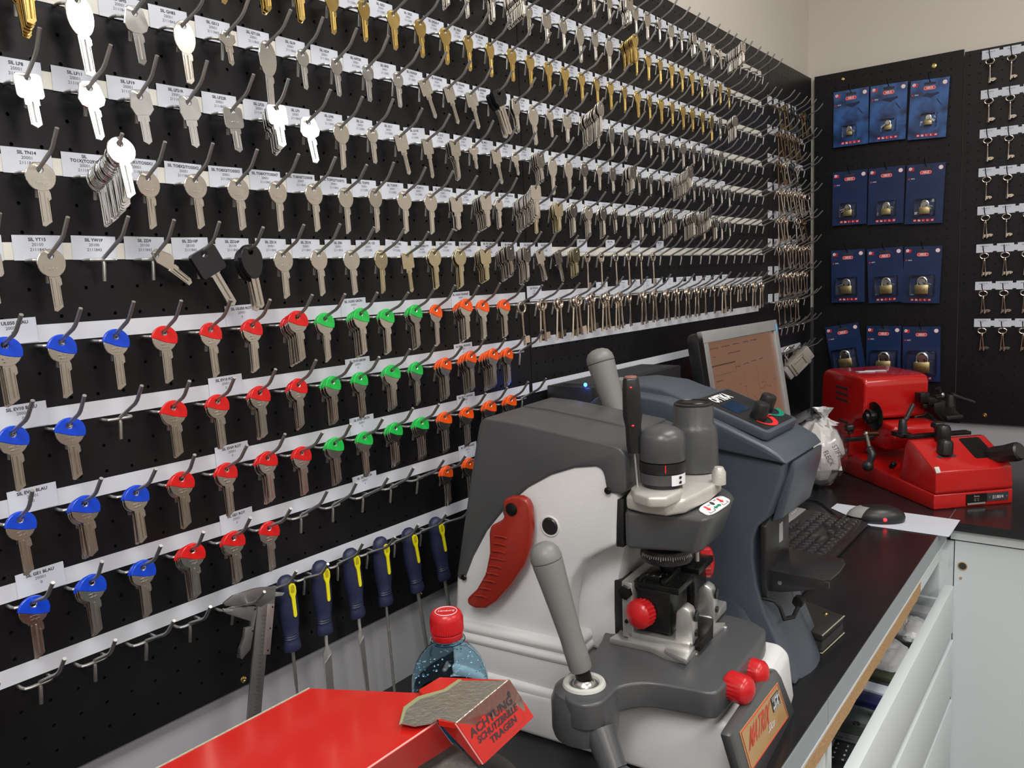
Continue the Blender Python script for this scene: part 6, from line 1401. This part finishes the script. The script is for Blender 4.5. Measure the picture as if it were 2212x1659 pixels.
# body under the guard
gc = at(1035, 1690, z=ZG - .085)
MB().lathe([(.042, -.016), (.046, -.012), (.046, .012), (.042, .016)], (gc.x, gc.y - .01, gc.z - .02), (.75, -.66, 0), 48).build('grinding_wheel', mat('dark_grit', (.03, .03, .028), .9, 0, .4, 200, .6, 600), t)
MB().prism([at(u, v, z=ZG - .040) for u, v in ((870, 1660), (958, 1600), (985, 1600), (1045, 1668), (1080, 1760), (880, 1780))], (0, 0, -.12)).build('wheel_housing', mat('pitted_grey', (.22, .21, .19), .7, .3, .5, 120, .5, 200), t, bevel=.003)
MB().box((.20, -.12, CT), (.33, .08, CT + .10)).build('grinder_foot', m_bsteel, t, bevel=.006)
MB().lathe([(.05, 0), (.055, .01), (.055, .12), (.05, .13)], (.30, -.10, CT + .15), (-.4, .9, 0), 32).build('motor', m_redp, t)

# ================================================================ CALIPER AND FILES
t = thing('caliper', 'grey steel vernier caliper hanging jaw-up on the lowest row of hooks', 'caliper', (.035, .22, CT + .1))
XC = .034
def cq(pts, x0, x1, name, m, bev=.0004, par=t): return MB().prism([at(u, v, x=x0) for u, v in pts], (x1 - x0, 0, 0)).build(name, m, par, bevel=bev)
m_cal = mat('caliper_steel', (.30, .29, .29), .38, .85, .12, 40)
cq([(560, 1268), (593, 1266), (590, 1300), (576, 1370), (566, 1480), (561, 1540), (552, 1640), (524, 1640), (536, 1500), (545, 1400), (551, 1320)], XC, XC + .003, 'beam', m_cal)
cq([(480, 1302), (500, 1286), (545, 1271), (561, 1268), (593, 1266), (591, 1290), (560, 1310), (535, 1303), (510, 1308), (484, 1308)], XC + .0005, XC + .0036, 'fixed_jaw', m_cal)
cq([(479, 1316), (500, 1312), (548, 1309), (549, 1320), (536, 1400), (518, 1422), (511, 1420), (514, 1400), (523, 1375), (525, 1355), (538, 1352), (536, 1340), (484, 1324)], XC - .0004, XC + .0045, 'sliding_jaw', m_cal)
cq([(591, 1278), (614, 1280), (609, 1287), (590, 1289)], XC + .0012, XC + .0022, 'inner_jaw', m_alu)
cq([(480, 1314), (503, 1316), (502, 1322), (484, 1322)], XC + .0044, XC + .0050, 'jaw_tip', m_alu)
cq([(577, 1305), (592, 1303), (582, 1413), (567, 1414)], XC + .0030, XC + .0044, 'vernier_plate', mat('pinkish_steel', (.45, .38, .37), .4, .8), )
for u, v in ((551, 1316), (546, 1363), (542, 1410), (589, 1311), (584, 1357), (579, 1405)): MB().lathe([(.0011, 0), (.0009, .0005)], at(u, v, x=XC + .0046), (1, 0, 0), 8).build('screw', m_bsteel, t)
b = MB()
for i in range(7): b.tube([at(512 + i * .4, 1401 + i * 3.4, x=XC + .0047), at(519 + i * .2, 1402 + i * 3.4, x=XC + .0047)], .00035, 4)
b.build('thumb_ridges', m_bsteel, t)
b = MB()
for i in range(34):
    f_ = i / 34; b.tube([at(575 - 30 * f_, 1330 + 290 * f_, x=XC + .0032), at(570 - 30 * f_ - (3 if i % 5 == 0 else 0), 1330 + 290 * f_, x=XC + .0032)], .0002, 4)
b.build('scale_marks', m_ink, t)
FILES = [((615, 1243), (632, 1403), 'round'), ((690, 1211), (702, 1368), 'flat'), ((755, 1185), (773, 1332), 'taper'), ((820, 1160), (834, 1305), 'spiral'), ((880, 1141), (902, 1276), 'none'), ((938, 1118), (960, 1250), 'none')]
for i, (a, b_, kd_) in enumerate(FILES):
    X0 = .022; T0, B1 = at(a[0], a[1], x=X0), at(b_[0], b_[1], x=X0); ax_ = (B1 - T0); LL = ax_.length; ax_.normalize(); sd_ = Vector((1, 0, 0)).cross(ax_).normalized(); sd_ = sd_ if sd_.y > 0 else -sd_
    nmw = ['first', 'second', 'third', 'fourth', 'fifth', 'sixth'][i]
    t = thing('file', 'file with navy handle and yellow inlay, %s from the left, %s' % (nmw, {'round': 'thin two-step round blade', 'flat': 'wide flat blade', 'taper': 'narrow tapering flat blade', 'spiral': 'ribbed round blade', 'none': 'blade hidden by machine'}[kd_]), 'file', T0, 'navy handled files on the lowest row')
    prof = [(.000, 0), (.0055, .0010), (.0090, .0045), (.0108, .010), (.0112, .020), (.0122, .038), (.0124, .050), (.0112, .064), (.0094, .0745), (.0098, .0755), (.0086, .0770), (.0096, .0785), (.0086, .0800), (.0096, .0815), (.0088, .0830), (.0100, .086), (.0110, .0945), (.0100, .0975), (.0, .098)]
    k = LL / .098
    b = MB(); n = 28; rings_ = []
    for r_, h in prof:
        rings_.append([T0 + ax_ * h * k + sd_ * max(r_, 1e-5) * math.cos(q) * 1.03 + Vector((1, 0, 0)) * max(r_, 1e-5) * .80 * math.sin(q) for q in [2 * math.pi * j / n for j in range(n)]])
    b.loft(rings_).build('handle', m_navy, t, angle=50)
    b = MB(); cc = T0 + Vector((1, 0, 0)) * .0090
    sh = [(-.0045, .014), (-.0035, .0105), (.0, .009), (.0035, .0105), (.0045, .014), (.0045, .021), (.0024, .027), (.0022, .050), (.0012, .0525), (-.0012, .0525), (-.0022, .050), (-.0024, .027), (-.0045, .021)]
    b.prism([cc + sd_ * (p + .0015) + ax_ * q * k + Vector((-.0012 if q < .012 else (.0004 if q > .03 else 0), 0, 0)) for p, q in sh], (.0016, 0, 0)); b.build('yellow_inlay', m_yel, t)
    MB().prism([cc + sd_ * (p * .6 + .0015) + ax_ * q * k + Vector((.0014, 0, 0)) for p, q in ((-.0035, .014), (-.0025, .0115), (0, .0105), (.0025, .0115), (.0035, .014), (.0030, .020), (-.0030, .020))], (.0006, 0, 0)).build('hanging_hole', mat('dark_yellow', (.45, .38, .01), .6), t)
    if kd_ == 'none' : 
        MB().tube([B1 - ax_ * .002, B1 + ax_ * .10], .0026, 8).build('blade', m_file, t); continue
    if kd_ == 'round':
        MB().tube([B1 - ax_ * .003, B1 + ax_ * .045, B1 + ax_ * .046, B1 + ax_ * .090], [.0022, .0020, .0015, .0014], 10).build('blade', m_file, t)
    elif kd_ == 'spiral':
        MB().tube([B1 - ax_ * .003, B1 + ax_ * .03], .0019, 10).build('tang', m_file, t)
        b = MB(); b.tube([B1 + ax_ * .03, B1 + ax_ * .125], .0019, 10)
        pts_ = [B1 + ax_ * (.03 + .0008 * j) + sd_ * .0019 * math.cos(j * 1.3) + Vector((1, 0, 0)) * .0019 * math.sin(j * 1.3) for j in range(118)]; b.tube(pts_, .0004, 4); b.build('blade', m_file, t)
    else:
        wd_ = .0060 if kd_ == 'flat' else .0046; w2 = wd_ if kd_ == 'flat' else .0016
        P_ = lambda s_, h: B1 + sd_ * s_ + ax_ * h
        MB().prism([P_(-.0024, -.003), P_(.0024, -.003), P_(.0018, .016), P_(wd_, .024), P_(w2 if kd_ != 'flat' else wd_, .14), P_(-w2, .14), P_(-wd_, .024), P_(-.0018, .016)], (.0022, 0, 0)).build('blade', m_alu, t, bevel=.0003)
        MB().prism([P_(-wd_ * .9, .036), P_(wd_ * .9, .028), P_(w2 * .9 if kd_ != 'flat' else wd_ * .9, .139), P_(-w2 * .9, .139)], (.0026, 0, 0)).build('cut_face', m_file, t)
